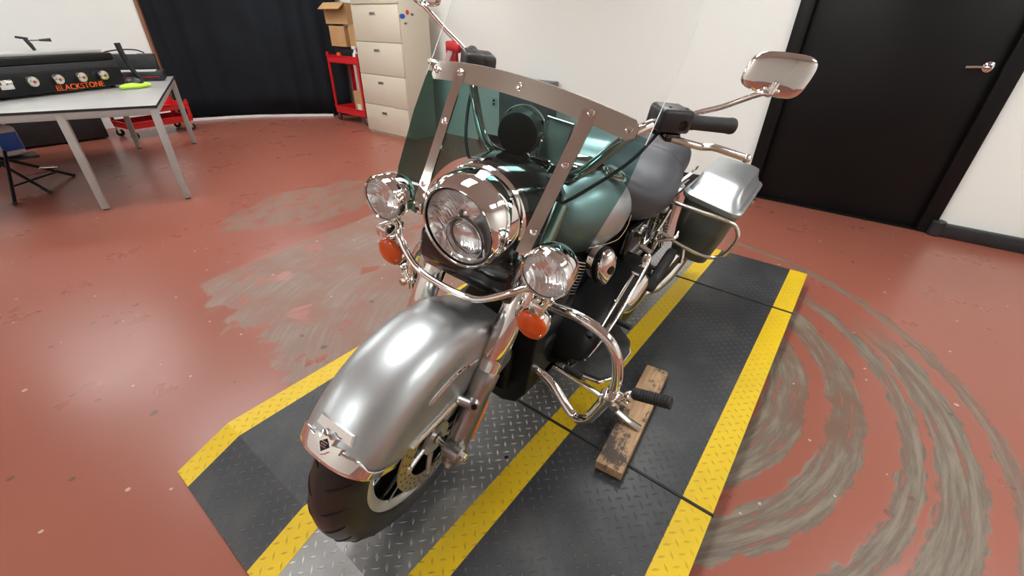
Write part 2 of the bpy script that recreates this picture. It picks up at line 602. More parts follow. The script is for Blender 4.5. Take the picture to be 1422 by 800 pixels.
# outlet plate on the wall behind the bike
mb = MB()
mb.box((XB + 0.004, -3.03, 0.50), (0.008, 0.075, 0.115), bevel=0.002)
mb.mi = 1
for dz in (-0.02, 0.02):
    mb.box((XB + 0.009, -3.03, 0.50 + dz), (0.002, 0.034, 0.027), bevel=0.0006)
tag(mb.build('wall_outlet', [WHITEP, PLAST]), 'white power outlet plate on the wall left of the grey cabinet', 'outlet')
# ceiling lights
def ceiling_light(x, y, i):
    t = empty('ceiling_light', (x, y, CEIL))
    mb = MB()
    for sx in (-1, 1):
        mb.box((sx * 0.59, 0, -0.02), (0.03, 0.61, 0.04))
    for sy in (-1, 1):
        mb.box((0, sy * 0.29, -0.02), (1.15, 0.03, 0.04))
    mb.build('frame', TABLEG, t)
    e = principled('lamp_diffuser', (0.9, 0.9, 0.9), 0, 0.5, emit=(0.95, 1.0, 0.99), es=LAMP_E)
    MB().box((0, 0, -0.012), (1.15, 0.55, 0.016)).build('diffuser', e if i == 0 else LIGHTM, t)
    return t, e
LIGHTM = principled('lamp_panel', (0.9, 0.9, 0.9), 0, 0.5, emit=(0.95, 1.0, 0.99), es=LAMP_E)
names = ['above the door end of the deck', 'above the motorcycle', 'above the front end of the deck']
for i, (x, y) in enumerate(LAMPS):
    t, _ = ceiling_light(x, y, 1)
    tag(t, 'recessed rectangular white ceiling light panel above the workshop floor', 'ceiling light', 'ceiling light panels')
#SECTION deck
# ------------------------------------------------------------------ diamond plate deck
deck = empty('dyno_deck', (0, 0, 0))
tag(deck, 'low black and yellow diamond plate deck under the motorcycle, ramped at the front', 'platform')
XK, XR, XE = 0.20, 0.385, -2.47       # kink, ramp foot, far end
def deck_strip(name, mat, y0a, y1a, y0b=None, y1b=None, th=0.012, zt=0.0):
    """a plate running the length of the deck, folding down at the ramp"""
    y0b = y0a if y0b is None else y0b
    y1b = y1a if y1b is None else y1b
    mb = MB()
    secs = []
    for x, z, k in ((XE, DZ, 0), (XK, DZ, 1), (XR, 0.006, 1)):
        ya = y0a + (y0b - y0a) * (x - XE) / (XK - XE)
        yb = y1a + (y1b - y1a) * (x - XE) / (XK - XE)
        zb = z - th if x < XR else 0.001
        secs.append([(x, ya, z + zt), (x, yb, z + zt), (x, yb, zb), (x, ya, zb)])
    mb.rings(secs)
    return mb.build(name, mat, deck, flat=True)
YLo, YLo2 = -0.755, -0.712
deck_strip('edge_strip', PL_YEL, -0.755, -0.665, -0.715, -0.625)
deck_strip('deck_panel', PL_BLACK, -0.665, -0.205, -0.625, -0.205)
deck_strip('edge_strip', PL_YEL, -0.205, -0.115)
deck_strip('wheel_channel', PL_ALU, -0.115, 0.187, zt=-0.001)
deck_strip('edge_strip', PL_YEL, 0.187, 0.277)
deck_strip('deck_panel', PL_BLACK, 0.277, 0.683)
deck_strip('edge_strip', PL_YEL, 0.683, 0.775)
mb = MB()
secs = []
for x, z in ((XE, DZ - 0.0125), (XK, DZ - 0.0125), (XR - 0.04, 0.009)):
    a = -0.752 + 0.04 * (x - XE) / (XK - XE)
    secs.append([(x, a, z), (x, 0.772, z), (x, 0.772, 0.0), (x, a, 0.0)])
mb.rings(secs)
mb.build('deck_base', BLACKM, deck, flat=True)
for xx in (-0.55, -1.93):
    mb = MB()
    mb.tube([(xx - 0.003, -0.748, DZ + 0.0005), (xx, 0.779, DZ + 0.0005)], 0.0055, seg=8)
    mb.build('hinge_rod', RUBBER, deck)
def bolts(pts):
    for (x, y) in pts:
        mb = MB()
        mb.cyl((x, y, DZ), (x, y, DZ + 0.0025), 0.008, seg=6)
        mb.build('bolt', STEEL, deck)
bolts([(0.15, -0.06), (0.0, 0.165), (-0.32, 0.165)])
CLEAREDGE = principled('polished_sheet_edge', (0.75, 0.78, 0.77), 0, 0.2)
# lumber under the kickstand
wb = MB()
wb.box((0, 0, 0.0176), (0.56, 0.089, 0.0350), bevel=0.003)
wo = wb.build('wood_plank', WOOD)
wo.location = (-0.752, 0.434, DZ + 0.0063)
wo.rotation_euler = (0, 0, R(6.0))
tag(wo, 'short stained piece of lumber lying on the deck under the kickstand', 'wood')
#SECTION bike
# ------------------------------------------------------------------ motorcycle
bike = empty('motorcycle', (0, 0, DZ), (-0.1276, 0, 0.0451))
tag(bike, 'silver touring motorcycle with green tinted windshield leaning on its kickstand on the deck', 'motorcycle')
axs = Vector((-math.sin(R(26)), 0, math.cos(R(26))))
S = Matrix.Translation((0.17, 0, 0)) @ Matrix.Rotation(0.0816, 4, axs) @ Matrix.Translation((-0.17, 0, 0))
AX = Vector((-0.058, 0.016, 0.3212))       # front axle
YV = Vector((0, 1, 0))

GROOVE = principled('tread_groove_black', (0.004, 0.004, 0.004), 0, 0.8)
def wheel(ax, pre, tire_r, half_w, rim_r):
    root = MB()
    # rim barrel + hub as the wheel itself
    prof = [(rim_r - 0.002, -0.050), (rim_r + 0.004, -0.052), (rim_r + 0.004, -0.046), (rim_r - 0.012, -0.03), (rim_r - 0.012, 0.03), (rim_r + 0.004, 0.046), (rim_r + 0.004, 0.052), (rim_r - 0.002, 0.050),
            (rim_r - 0.024, 0.044), (rim_r - 0.030, 0.02), (rim_r - 0.030, -0.02), (rim_r - 0.024, -0.044)]
    root.lathe(prof + [prof[0]], ax, YV, 72, cap=False)
    w_ = root.build('wheel', BLACKG, bike, pre=pre)
    mb = MB()
    for s in (-1, 1):
        mb.lathe([(rim_r + 0.005, 0.0475 * s), (rim_r + 0.004, 0.0525 * s), (rim_r - 0.004, 0.0535 * s), (rim_r - 0.022, 0.0465 * s), (rim_r - 0.023, 0.044 * s), (rim_r + 0.005, 0.0475 * s)], ax, YV, 72, cap=False)
    mb.build('rim_lip', MACH, w_, pre=pre)
    mb = MB()
    a, bq = tire_r, half_w
    prof = []
    for k in range(25):
        t = -PI * 0.5 * 1.28 + PI * 1.28 * k / 24
        cr = a - bq
        prof.append((cr + bq * math.cos(t) * (1 if math.cos(t) > 0 else 1.05), bq * math.sin(t) * (1.0 + 0.02 * math.cos(2 * t))))
    prof = [(rim_r + 0.002, -0.047)] + [p for p in prof if p[0] > rim_r + 0.006] + [(rim_r + 0.002, 0.047)]
    mb.lathe(prof, ax, YV, 96, cap=False)
    mb.mi = 1
    for k in range(26):
        for sd in (-1, 1):
            a0 = 2 * PI * (k + (0.5 if sd > 0 else 0)) / 26
            pts = []
            for q in range(7):
                tt = sd * R(14 + 46 * q / 6)
                an = a0 + 0.09 * q / 6
                rad = (a - bq) + bq * math.cos(tt) + 0.0002
                pts.append(Vector(ax) + Vector((rad * math.cos(an), bq * math.sin(tt), rad * math.sin(an))))
            mb.tube(pts, [0.0008, 0.0022, 0.0024, 0.0024, 0.0024, 0.002, 0.0006], seg=5)
    mb.build('tire', [TYRE, GROOVE], w_, pre=pre)
    # hub
    mb = MB()
    mb.lathe([(0.018, -0.055), (0.05, -0.05), (0.055, -0.03), (0.034, -0.015), (0.034, 0.015), (0.055, 0.03), (0.05, 0.05), (0.018, 0.055)], ax, YV, 40)
    mb.build('hub', BLACKG, w_, pre=pre)
    for k in range(5):
        a0 = 2 * PI * k / 5 + 0.35
        mb = MB()
        ml = MB()
        for sgn in (-1, 1):
            for side in (-1, 1):
                def P(rad, da, y):
                    an = a0 + sgn * da
                    return Vector(ax) + Vector((rad * math.cos(an), y, rad * math.sin(an)))
                pr = [P(0.045, 0.16, 0.026 * side), P(0.12, 0.10, 0.030 * side), P(0.165, 0.17, 0.033 * side), P(rim_r - 0.018, 0.23, 0.036 * side)]
                ml.tube([p + Vector((0, 0.0125 * side, 0)) for p in pr], 0.0022, seg=6)
            pr = [P(0.04, 0.20, 0), P(0.12, 0.13, 0), P(0.165, 0.20, 0), P(rim_r - 0.012, 0.26, 0)]
            t0 = bmesh.new()
            for i in range(3):
                p, q = pr[i], pr[i + 1]
                d = (q - p)
                m4 = Matrix.Identity(3)
                xa = d.normalized()
                za = xa.cross(YV).normalized()
                m4 = Matrix((xa, YV, za)).transposed()
                mb.box((p + q) / 2, (d.length + 0.006, 0.066, 0.022), rot=m4, bevel=0.004)
            t0.free()
        sp = mb.build('spoke', BLACKG, w_, pre=pre)
        ml.build('machined_edge', MACH, w_, pre=pre)
    return w_

def brake_disc(ax, y, pre, parent, r1=0.150, r0=0.105):
    mb = MB()
    mb.lathe([(r1, -0.0025), (r1, 0.0025), (r0, 0.0025), (r0, -0.0025), (r1, -0.0025)], Vector(ax) + YV * y, YV, 72, cap=False)
    mb.mi = 1
    for k in range(30):
        for j in range(3):
            an = 2 * PI * (k + j * 0.33) / 30
            rad = r0 + 0.009 + j * 0.0135
            c = Vector(ax) + Vector((rad * math.cos(an), y, rad * math.sin(an)))
            mb.cyl(c - YV * 0.0029, c + YV * 0.0029, 0.0033, seg=8)
    d = mb.build('brake_disc', [DISC, BLACKM], parent, pre=pre)
    mb = MB()
    for k in range(5):
        an = 2 * PI * k / 5
        p = Vector(ax) + Vector((0.045 * math.cos(an), y * 0.9, 0.045 * math.sin(an)))
        q = Vector(ax) + Vector((0.112 * math.cos(an), y, 0.112 * math.sin(an)))
        mb.tube([p, q], 0.007, seg=8)
        mb.cyl(q - YV * 0.005, q + YV * 0.006, 0.009, seg=12)
    mb.lathe([(0.05, -0.004), (0.05, 0.004), (0.02, 0.006), (0.02, -0.004)], Vector(ax) + YV * y * 0.92, YV, 32)
    mb.build('disc_carrier', MACH, parent, pre=pre)
    return d

fw = wheel(AX, S, 0.319, 0.064, 0.218)
brake_disc(AX, 0.077, S, fw)
brake_disc(AX, -0.077, S, fw)
mb = MB()
mb.cyl(AX - YV * 0.155, AX + YV * 0.155, 0.0125)
mb.build('front_axle', STEEL, bike, pre=S)

# ---- front fender
FR = 0.358
def fender_sec(th, r0, wd, depth, n=25, inner=0.0):
    out = []
    d = Vector((math.cos(th), 0, math.sin(th)))
    for k in range(n):
        sck = -1 + 2 * k / (n - 1)
        if abs(sck) < 0.62:
            ph = sck / 0.62 * PI / 2
            y = wd * math.copysign(abs(math.sin(ph)) ** 0.86, ph)
            dr = 0.070 * (1 - abs(math.cos(ph)) ** 0.9)
        else:
            q = (abs(sck) - 0.62) / 0.38
            y = math.copysign(wd - 0.002 * q, sck)
            dr = 0.070 + q * depth
        out.append((r0 - dr) * d + Vector((0, y, 0)))
    return out
secs = []
TH0, TH1 = 36, 168
FX = AX + Vector((-0.020, 0.000, 0.0))
NS = 48
def fdepth(t):
    if t < 90:
        zb = 0.135
    else:
        zb = 0.135 - 0.10 * ((t - 90) / 78) ** 1.2
    d = FR - 0.070 - zb / math.sin(R(t)) if t < 150 else FR - 0.07 - 0.135
    return max(0.004, min(d, 0.16))
for k in range(NS + 1):
    t = TH0 + (TH1 - TH0) * k / NS
    wd = 0.100 - 0.004 * max(0, (45 - t) / 18) ** 2
    secs.append([FX + p for p in fender_sec(R(t), FR, wd, fdepth(t))])
mb = MB()
mb.rings(secs, closed=False)
fen = mb.build('front_fender', SILVER, bike, pre=S, solid=0.004, sharp=60)
# chrome edge trim along the lower sides
for side in (0, -1):
    mb = MB()
    pts = [s_[side] for s_ in secs[2:40]]
    sg = -1 if side == 0 else 1
    mb.tube([p + Vector((0, sg * 0.004, 0.006)) for p in pts], 0.006, seg=8)
    mb.build('edge_trim', STEEL, fen, pre=S)
    mb = MB()
    pts = [s_[3 if side == 0 else -4] for s_ in secs[11:30]]
    mb.tube([p + Vector((0, sg * 0.003, 0.018)) for p in pts], [0.001] + [0.0045] * 17 + [0.001], seg=8)
    mb.build('side_rib', CHROME, fen, pre=S)
# chrome tip with bar and shield badge
tip = []
for k in range(8):
    t = TH0 - 3.5 + 16 * k / 7
    wd = 0.1025 - 0.004 * max(0, (45 - t) / 18) ** 2
    s_ = [FX + p for p in fender_sec(R(t), FR + 0.004, wd + 0.001, max(fdepth(max(t, TH0)) * (0.9 if k < 5 else 0.9), 0.006), n=25)]
    # open scallop in the middle is higher, arms lower
    tip.append(s_)
mb = MB()
n = 25
def tip_pt(j, q):
    """j across, q 0..1 from the front edge back"""
    e = abs(j - 12) / 12
    reach = 0.42 if e < 0.30 else (0.42 - 0.20 * min(1, (e - 0.30) / 0.14))
    if e > 0.60:
        reach = 0.22 + 0.1 * (e - 0.6)
    qq = q * reach * 7
    i = min(int(qq), 6)
    fr = qq - i
    return tip[i][j].lerp(tip[i + 1][j], fr)
mb.rings([[tip_pt(j, q / 6) for j in range(n)] for q in range(7)], closed=False)
tp = mb.build('fender_tip', CHROME, fen, pre=S, solid=0.003, sharp=50)
# raised plate and badge
tf = R(TH0 + 1.2)
dn = Vector((math.cos(tf), 0, math.sin(tf)))      # outward
up = Vector((-math.sin(tf), 0, math.cos(tf)))
bc = FX + dn * (FR + 0.004)
def on_tip(y, v, o=0.0):
    return bc + YV * y + up * v + dn * (o - 0.05 * (y / 0.09) ** 2 - 0.8 * v * v)
mb = MB()
ring = lambda o, sc: [on_tip(y * sc, v * sc + 0.040, o) for y, v in ((-0.050, -0.010), (0.050, -0.010), (0.046, 0.012), (-0.046, 0.012))]
mb.rings([ring(-0.006, 1), ring(0.008, 1), ring(0.010, 0.93)])
mb.build('raised_bar', CHROME, tp if False else fen, pre=S)
sh = [(-0.020, 0.020), (-0.008, 0.017), (0, 0.021), (0.008, 0.017), (0.020, 0.020), (0.017, 0.006), (0.042, 0.010), (0.040, -0.006), (0.017, -0.008), (0.010, -0.017), (0, -0.024), (-0.010, -0.017), (-0.017, -0.008), (-0.040, -0.006), (-0.042, 0.010), (-0.017, 0.006)]
mb = MB()
mb.rings([[on_tip(y, v + 0.010, -0.002) for y, v in sh], [on_tip(y, v + 0.010, 0.006) for y, v in sh], [on_tip(y * 0.86, v * 0.86 + 0.010, 0.008) for y, v in sh]])
mb.build('shield_badge', CHROME, fen, pre=S)
mb = MB()
sh2 = [(0, 0.013), (0.013, 0.0), (0, -0.015), (-0.013, 0.0)]
mb.rings([[on_tip(y, v + 0.010, 0.0075) for y, v in sh2], [on_tip(y, v + 0.010, 0.0090) for y, v in sh2]])
mb.build('badge_centre', BLACKM, fen, pre=S)
mb = MB()
for q in (-1, 0, 1):
    mb.tube([on_tip(-0.007, q * 0.005 + 0.010, 0.0095), on_tip(0.007, q * 0.005 + 0.0115, 0.0095)], 0.0012, seg=5)
mb.build('badge_lettering', CHROME, fen, pre=S)

# ---- forks
fd = Vector((-math.sin(R(29.25)), 0, math.cos(R(29.25))))
FB = Vector((-0.074, 0.010, 0.30))
for s in (1, -1):
    yo = YV * s * 0.130
    P0 = FB + yo
    mb = MB()
    mb.lathe([(0.016, -0.045), (0.024, -0.042), (0.0285, -0.01), (0.0300, 0.02), (0.0305, 0.19), (0.033, 0.20), (0.0335, 0.235), (0.031, 0.242)], P0, fd, 32)
    mb.cyl(AX + YV * s * 0.108, AX + YV * s * 0.160, 0.026, bev=0.004)
    sl = mb.build('fork_slider', BRUSH, bike, pre=S)
    mb = MB()
    pb = P0 + fd * 0.158
    mb.lathe([(0.024, -0.03), (0.022, 0.0), (0.018, 0.02), (0.013, 0.026)], pb + Vector((0.015, s * 0.0, 0)), Vector((0.75, s * 0.55, 0.25)), 24)
    mb.cyl(pb + Vector((0.03, 0, 0.005)), pb + Vector((0.05, -s * 0.035, 0.02)), 0.014)
    mb.build('fender_mount', BRUSH, sl, pre=S)
    mb = MB()
    mb.cyl(pb + Vector((0.033, s * 0.0145, 0.0065)), pb + Vector((0.0365, s * 0.0175, 0.008)), 0.008, seg=6)
    mb.build('bolt', BLACKM, sl, pre=S)
    mb = MB()
    mb.cyl(AX + YV * s * 0.158, AX + YV * s * 0.172, 0.013, seg=6, bev=0.002)
    mb.build('axle_nut', STEEL, sl, pre=S)
    mb = MB()
    mb.cyl(P0 + Vector((0.034, s * 0.01, -0.02)), P0 + Vector((0.046, s * 0.012, -0.024)), 0.008, seg=6)
    mb.build('pinch_bolt', STEEL, sl, pre=S)
    # amber reflector down the rear outer edge of the leg
    mb = MB()
    rc = P0 + fd * 0.095 + Vector((-0.022, s * 0.024, -0.01))
    zax = fd
    yax = Vector((-0.45, s * 0.9, -0.2)).normalized()
    xax = yax.cross(zax).normalized()
    m3 = Matrix((xax, xax.cross(zax) * -1, zax)).transposed()
    mb.box(rc, (0.017, 0.008, 0.115), rot=m3, bevel=0.002)
    mb.build('side_reflector', AMBER, sl, pre=S)
    # chrome tube covers
    mb = MB()
    mb.lathe([(0.0295, 0.235), (0.0300, 0.27), (0.0305, 0.28), (0.034, 0.285), (0.034, 0.50), (0.030, 0.52)], P0, fd, 32)
    mb.build('fork_cover', CHROME, bike, pre=S)
    mb = MB()
    mb.lathe([(0.0255, 0.45), (0.0255, 0.70)], P0, fd, 24)
    mb.build('fork_tube', STEEL, bike, pre=S)
    # caliper behind the slider
    mb = MB()
    cc = AX + Vector((-0.130, s * 0.088, 0.062))
    m3 = Matrix.Rotation(R(-28), 3, 'Y')
    mb.box(cc, (0.060, 0.052, 0.125), rot=m3, bevel=0.012, seg=3)
    for q in (-1, 1):
        c2 = cc + m3 @ Vector((0, 0, q * 0.03))
        mb.cyl(c2 + YV * s * 0.02, c2 + YV * s * 0.033, 0.019, bev=0.003)
    mb.build('brake_caliper', BLACKM, bike, pre=S)

STEELD = principled('dark_steel', (0.12, 0.12, 0.12), 0.8, 0.3)
# ---- headlamp nacelle
HL = Vector((-0.195, 0, 0.868))
ha = Vector((math.cos(R(4)), 0, -math.sin(R(4))))
mb = MB()
def nring(c, ry, rz, tilt=0, n=40, p=2.15):
    out = []
    ca, sa = math.cos(tilt), math.sin(tilt)
    for k in range(n):
        t = 2 * PI * k / n
        y = ry * math.copysign(abs(math.cos(t)) ** (2 / p), math.cos(t))
        z = rz * math.copysign(abs(math.sin(t)) ** (2 / p), math.sin(t))
        out.append(Vector(c) + Vector((-z * sa * -1, y, z * ca)))
    return out
mb.rings([nring((-0.262, 0, 0.878), 0.108, 0.108, -0.07), nring((-0.30, 0, 0.882), 0.112, 0.112, -0.05), nring((-0.35, 0, 0.876), 0.132, 0.118), nring((-0.42, 0, 0.866), 0.148, 0.122), nring((-0.49, 0, 0.856), 0.138, 0.105), nring((-0.55, 0, 0.855), 0.085, 0.062), nring((-0.575, 0, 0.85), 0.05, 0.035)])
nac = mb.build('headlamp_nacelle', BLACKG, bike, pre=S)
# chrome cowl over the front of the nacelle
mb = MB()
hp = lambda rad, h: (rad, h)
mb.lathe([(0.0925, -0.004), (0.097, -0.001), (0.1035, -0.006), (0.110, -0.018), (0.1145, -0.034), (0.116, -0.055), (0.1165, -0.075), (0.115, -0.084), (0.109, -0.086)], HL, ha, 64, cap=False)
hl = mb.build('headlamp', CHROME, bike, pre=S)
mb = MB()
mb.lathe([(0.092, -0.010), (0.0935, -0.004), (0.0965, 0.001), (0.0975, -0.004), (0.095, -0.012), (0.092, -0.010)], HL, ha, 64, cap=False)
mb.build('trim_ring', CHROME, hl, pre=S)
mb = MB()
mb.lathe([(0.0910, -0.014), (0.0935, -0.003), (0.0912, -0.003), (0.089, -0.014), (0.0910, -0.014)], HL, ha, 64, cap=False)
mb.build('gasket', BLACKM, hl, pre=S)
mb = MB()
mb.lathe([(0.0905, -0.007), (0.08, -0.001), (0.06, 0.004), (0.035, 0.007), (0.012, 0.0083), (0.0, 0.0085)], HL, ha, 64, cap=False)
mb.build('lens', LENS, hl, pre=S)
# reflector: two stacked bowls on a bright plate
mb = MB()
mb.lathe([(0.0900, -0.008), (0.082, -0.030), (0.066, -0.046), (0.040, -0.058), (0.0, -0.062)], HL, ha, 64, cap=False)
mb.build('reflector', FLUTE, hl, pre=S)
hu = Vector((math.sin(R(4)), 0, math.cos(R(4))))
lc = HL - hu * 0.034 + YV * 0.006 - ha * 0.056
mb = MB()
mb.lathe([(0.050, 0.036), (0.0525, 0.038), (0.0525, 0.030), (0.044, 0.014), (0.030, 0.004), (0.0, 0.0)], lc, ha, 48, cap=False)
mb.build('projector_ring', REFL, hl, pre=S)
mb = MB()
mb.lathe([(0.0525, 0.034), (0.0545, 0.034), (0.0545, 0.028), (0.0525, 0.028), (0.0525, 0.034)], lc, ha, 48, cap=False)
mb.lathe([(0.0445, 0.016), (0.0465, 0.020), (0.0445, 0.0235), (0.0425, 0.020), (0.0445, 0.016)], lc, ha, 48, cap=False)
mb.build('projector_seal', STEELD, hl, pre=S)
mb = MB()
mb.lathe([(0.045, 0.020), (0.042, 0.034), (0.032, 0.043), (0.016, 0.047), (0.0, 0.048)], lc, ha, 40, cap=False)
mb.build('projector_lens', LENS, hl, pre=S)
mb = MB()
b2 = HL + hu * 0.026 + YV * 0.002 - ha * 0.052
mb.lathe([(0.023, 0.0), (0.021, 0.022), (0.016, 0.030), (0.0145, 0.028), (0.018, 0.010)], b2, ha, 32, cap=False)
mb.ell(b2 + ha * 0.014, (0.012, 0.012, 0.012))
mb.build('bulb_shield', REFL, hl, pre=S)
mb = MB()
for a_ in (20, 100, 160, 215, 325):
    d = YV * math.cos(R(a_)) + hu * math.sin(R(a_))
    mb.tube([HL - ha * 0.048 + d * 0.03, HL - ha * 0.034 + d * 0.064, HL - ha * 0.012 + d * 0.086], 0.0022, seg=6)
mb.build('reflector_rib', REFL, hl, pre=S)

# nacelle top trim (chrome strip) and lower black skirt
mb = MB()
mb.lathe([(0.1135, -0.090), (0.1175, -0.094), (0.1190, -0.104), (0.1150, -0.110)], HL, ha, 64, cap=False)
mb.build('cowl_band', CHROME, nac, pre=S)
mb = MB()
mb.rings([[Vector((x, y * k, z)) for x, z in ((-0.235, 0.80), (-0.228, 0.730), (-0.255, 0.680), (-0.42, 0.675), (-0.47, 0.80), (-0.36, 0.86))] for y, k in ((-0.140, 1.0), (-0.06, 1), (0.06, 1), (0.140, 1.0))])
mb.build('fork_bracket_cover', BLACKG, bike, pre=S, bevel=0.014)

# ---- light bar, passing lamps, turn signals
lb = [(-0.222, -0.225, 0.792), (-0.212, -0.190, 0.792), (-0.190, -0.165, 0.780), (-0.178, -0.125, 0.750), (-0.172, -0.085, 0.728), (-0.168, -0.03, 0.722), (-0.168, 0.03, 0.722), (-0.172, 0.085, 0.728), (-0.178, 0.125, 0.750), (-0.190, 0.165, 0.780), (-0.212, 0.190, 0.792), (-0.222, 0.225, 0.792)]
mb = MB()
mb.tube(lb, 0.0085, seg=14, smooth=5)
mb.build('light_bar', CHROME, bike, pre=S)
for s in (1, -1):
    c = Vector((-0.196, s * 0.228, 0.853))
    ax = Vector((math.cos(R(3)), 0, -math.sin(R(3))))
    mb = MB()
    mb.lathe([(0.052, 0.0), (0.0555, 0.003), (0.0585, -0.003), (0.0585, -0.018), (0.054, -0.020), (0.054, -0.026), (0.0565, -0.028), (0.0555, -0.045), (0.050, -0.064), (0.038, -0.082), (0.020, -0.094), (0.0, -0.097)], c, ax, 48, cap=False)
    lp = mb.build('passing_lamp', CHROME, bike, pre=S)
    mb = MB()
    mb.lathe([(0.0525, -0.003), (0.045, 0.003), (0.025, 0.007), (0.0, 0.008)], c, ax, 48, cap=False)
    mb.build('lens', LENS, lp, pre=S)
    mb = MB()
    mb.lathe([(0.052, -0.003), (0.048, -0.018), (0.034, -0.034), (0.016, -0.042), (0.0, -0.043)], c, ax, 48, cap=False)
    mb.build('reflector', FLUTE, lp, pre=S)
    mb = MB()
    mb.lathe([(0.012, -0.042), (0.012, -0.022), (0.009, -0.016), (0.0, -0.015)], c, ax, 24, cap=False)
    mb.build('bulb', REFL, lp, pre=S)
    mb = MB()
    mb.cyl(c + Vector((-0.045, 0, -0.052)), c + Vector((-0.045, 0, -0.078)), 0.014, 0.016)
    mb.box(c + Vector((-0.028, 0, -0.088)), (0.070, 0.034, 0.030), bevel=0.006)
    mb.build('lamp_mount', CHROME, bike, pre=S)
    # turn signal
    c = Vector((-0.215, s * 0.219, 0.700))
    mb = MB()
    mb.lathe([(0.0395, 0.0), (0.0405, -0.006), (0.039, -0.020), (0.033, -0.036), (0.020, -0.046), (0.0, -0.049)], c, ax, 40, cap=False)
    mb.cyl(c + Vector((-0.025, 0, 0.03)), c + Vector((-0.028, 0, 0.085)), 0.010)
    ts = mb.build('turn_signal', CHROME, bike, pre=S)
    mb = MB()
    mb.lathe([(0.0395, -0.001), (0.0385, 0.006), (0.030, 0.012), (0.015, 0.0155), (0.0, 0.0165)], c, ax, 40, cap=False)
    mb.build('lens', ORANGE, ts, pre=S, sharp=60)
    for q in (-1, 1):
        mb = MB()
        d = YV * 0.031 * q + Vector((0, 0, -0.013 * q + 0.006))
        mb.cyl(c + d + ax * 0.009, c + d + ax * 0.0145, 0.0028, seg=10)
        mb.build('lens_screw', STEEL, ts, pre=S)

# ---- windshield
def wx(y, z):
    return -0.250 - 0.55 * (z - 0.90) - 0.72 * y * y
def whw(z):
    if z < 1.02:
        return 0.262 + 0.030 * (z - 0.82) / 0.2
    if z < 1.24:
        return 0.292
    return 0.292 - 0.050 * ((z - 1.24) / 0.25) ** 1.8
def wzb(y):
    a_ = abs(y)
    if a_ < 0.150:
        return 0.835 + 0.165 * math.sqrt(max(0, 1 - (a_ / 0.150) ** 2.2))
    return 0.835 - 0.0 * (a_ - 0.15) + 0.06 * max(0, (a_ - 0.22) / 0.05) ** 2
def sheet(name, mat, z0, z1, n=64, m=24, parent=None):
    mb = MB()
    rs = []
    for j in range(m + 1):
        row = []
        for i in range(n + 1):
            s_ = -1 + 2 * i / n
            ya = s_ * 0.27
            za = z0(ya)
            zb = z1(ya)
            z = za + (zb - za) * j / m
            y = s_ * whw(z)
            row.append(Vector((wx(y, z), y, z)))
        rs.append(row)
    mb.rings(rs, closed=False)
    return mb.build(name, mat, parent, pre=S, sharp=60)
ZS = 1.140
STRIP = principled('bright_steel_strip', (0.80, 0.76, 0.71), 1, 0.10)
ws = sheet('windshield', CLEAR, lambda y: ZS - 0.40 * y * y, lambda y: 1.50 - 0.10 * (abs(y) / 0.27) ** 5, parent=bike)
sheet('tinted_lower_panel', TINT, wzb, lambda y: ZS - 0.40 * y * y, parent=ws)
mb = MB()
ep = []
for i in range(13):
    z = 1.10 + (1.395 - 1.10) * i / 12
    ep.append((wx(whw(z), z) - 0.0, -whw(z), z))
top_ = []
for i in range(25):
    s_ = -1 + 2 * i / 24
    z = 1.50 - 0.10 * abs(s_) ** 5
    y = s_ * whw(z)
    top_.append((wx(y, z), y, z))
ep = [p for p in ep if p[2] < top_[0][2] - 0.01]
mb.tube(ep + top_ + [(x, -y, z) for x, y, z in ep[::-1]], 0.0012, seg=6)
mb.build('sheet_edge', CLEAREDGE, ws, pre=S)
def strip_h(name, zc, hw_, y0, y1, o=0.003, n=40):
    mb = MB()
    rs = []
    for i in range(n + 1):
        y = y0 + (y1 - y0) * i / n
        zcc = zc - 0.40 * y * y
        e = min(1.0, math.sqrt(max(0, 1 - max(0, (abs(y) - 0.252) / 0.018) ** 2)))
        a = Vector((wx(y, zcc + hw_ * e) + o, y, zcc + hw_ * e))
        b = Vector((wx(y, zcc - hw_ * e) + o, y, zcc - hw_ * e))
        bk = Vector((-2 * o, 0, 0))
        rs.append([a, b, b + bk, a + bk])
    mb.rings(rs)
    return mb.build(name, STEEL, ws, pre=S, sharp=30)
strip_h('cross_strip', 1.147, 0.0195, -0.268, 0.268)
for s in (-1, 1):
    mb = MB()
    rs = []
    zt, zb = 1.140, 0.855
    for i in range(25):
        z = zt + (zb - zt) * i / 24
        yc = s * (0.168 - 0.018 * (i / 24))
        hw_ = 0.0150
        o = 0.006
        rs.append([Vector((wx(yc - hw_, z) + o, yc - hw_, z)), Vector((wx(yc + hw_, z) + o, yc + hw_, z)), Vector((wx(yc + hw_, z) + 0.001, yc + hw_, z)), Vector((wx(yc - hw_, z) + 0.001, yc - hw_, z))])
    mb.rings(rs)
    mb.build('upright_strip', STRIP, ws, pre=S, sharp=30)
    mb = MB()
    yc = s * 0.150
    mb.box((wx(yc, 0.855) - 0.012, yc, 0.845), (0.030, 0.022, 0.030), bevel=0.005)
    mb.cyl((wx(yc, 0.855) - 0.02, yc - 0.02, 0.845), (wx(yc, 0.855) - 0.02, yc + 0.02, 0.845), 0.009)
    mb.build('docking_clamp', CHROME, ws, pre=S)
def shield_bolt(y, z):
    mb = MB()
    p = Vector((wx(y, z) + 0.003, y, z))
    nn = Vector((1, 1.44 * y, 0.55)).normalized()
    mb.lathe([(0.0078, 0), (0.0078, 0.0035), (0.006, 0.007), (0.003, 0.0075), (0.0026, 0.004), (0, 0.004)], p, nn, 20)
    mb.build('acorn_bolt', CHROME, ws, pre=S)
for y in (-0.251, -0.169, 0.0, 0.169, 0.251):
    shield_bolt(y, 1.147 - 0.40 * y * y)
for s in (-1, 1):
    shield_bolt(s * 0.162, 1.035)
    shield_bolt(s * 0.155, 0.90)

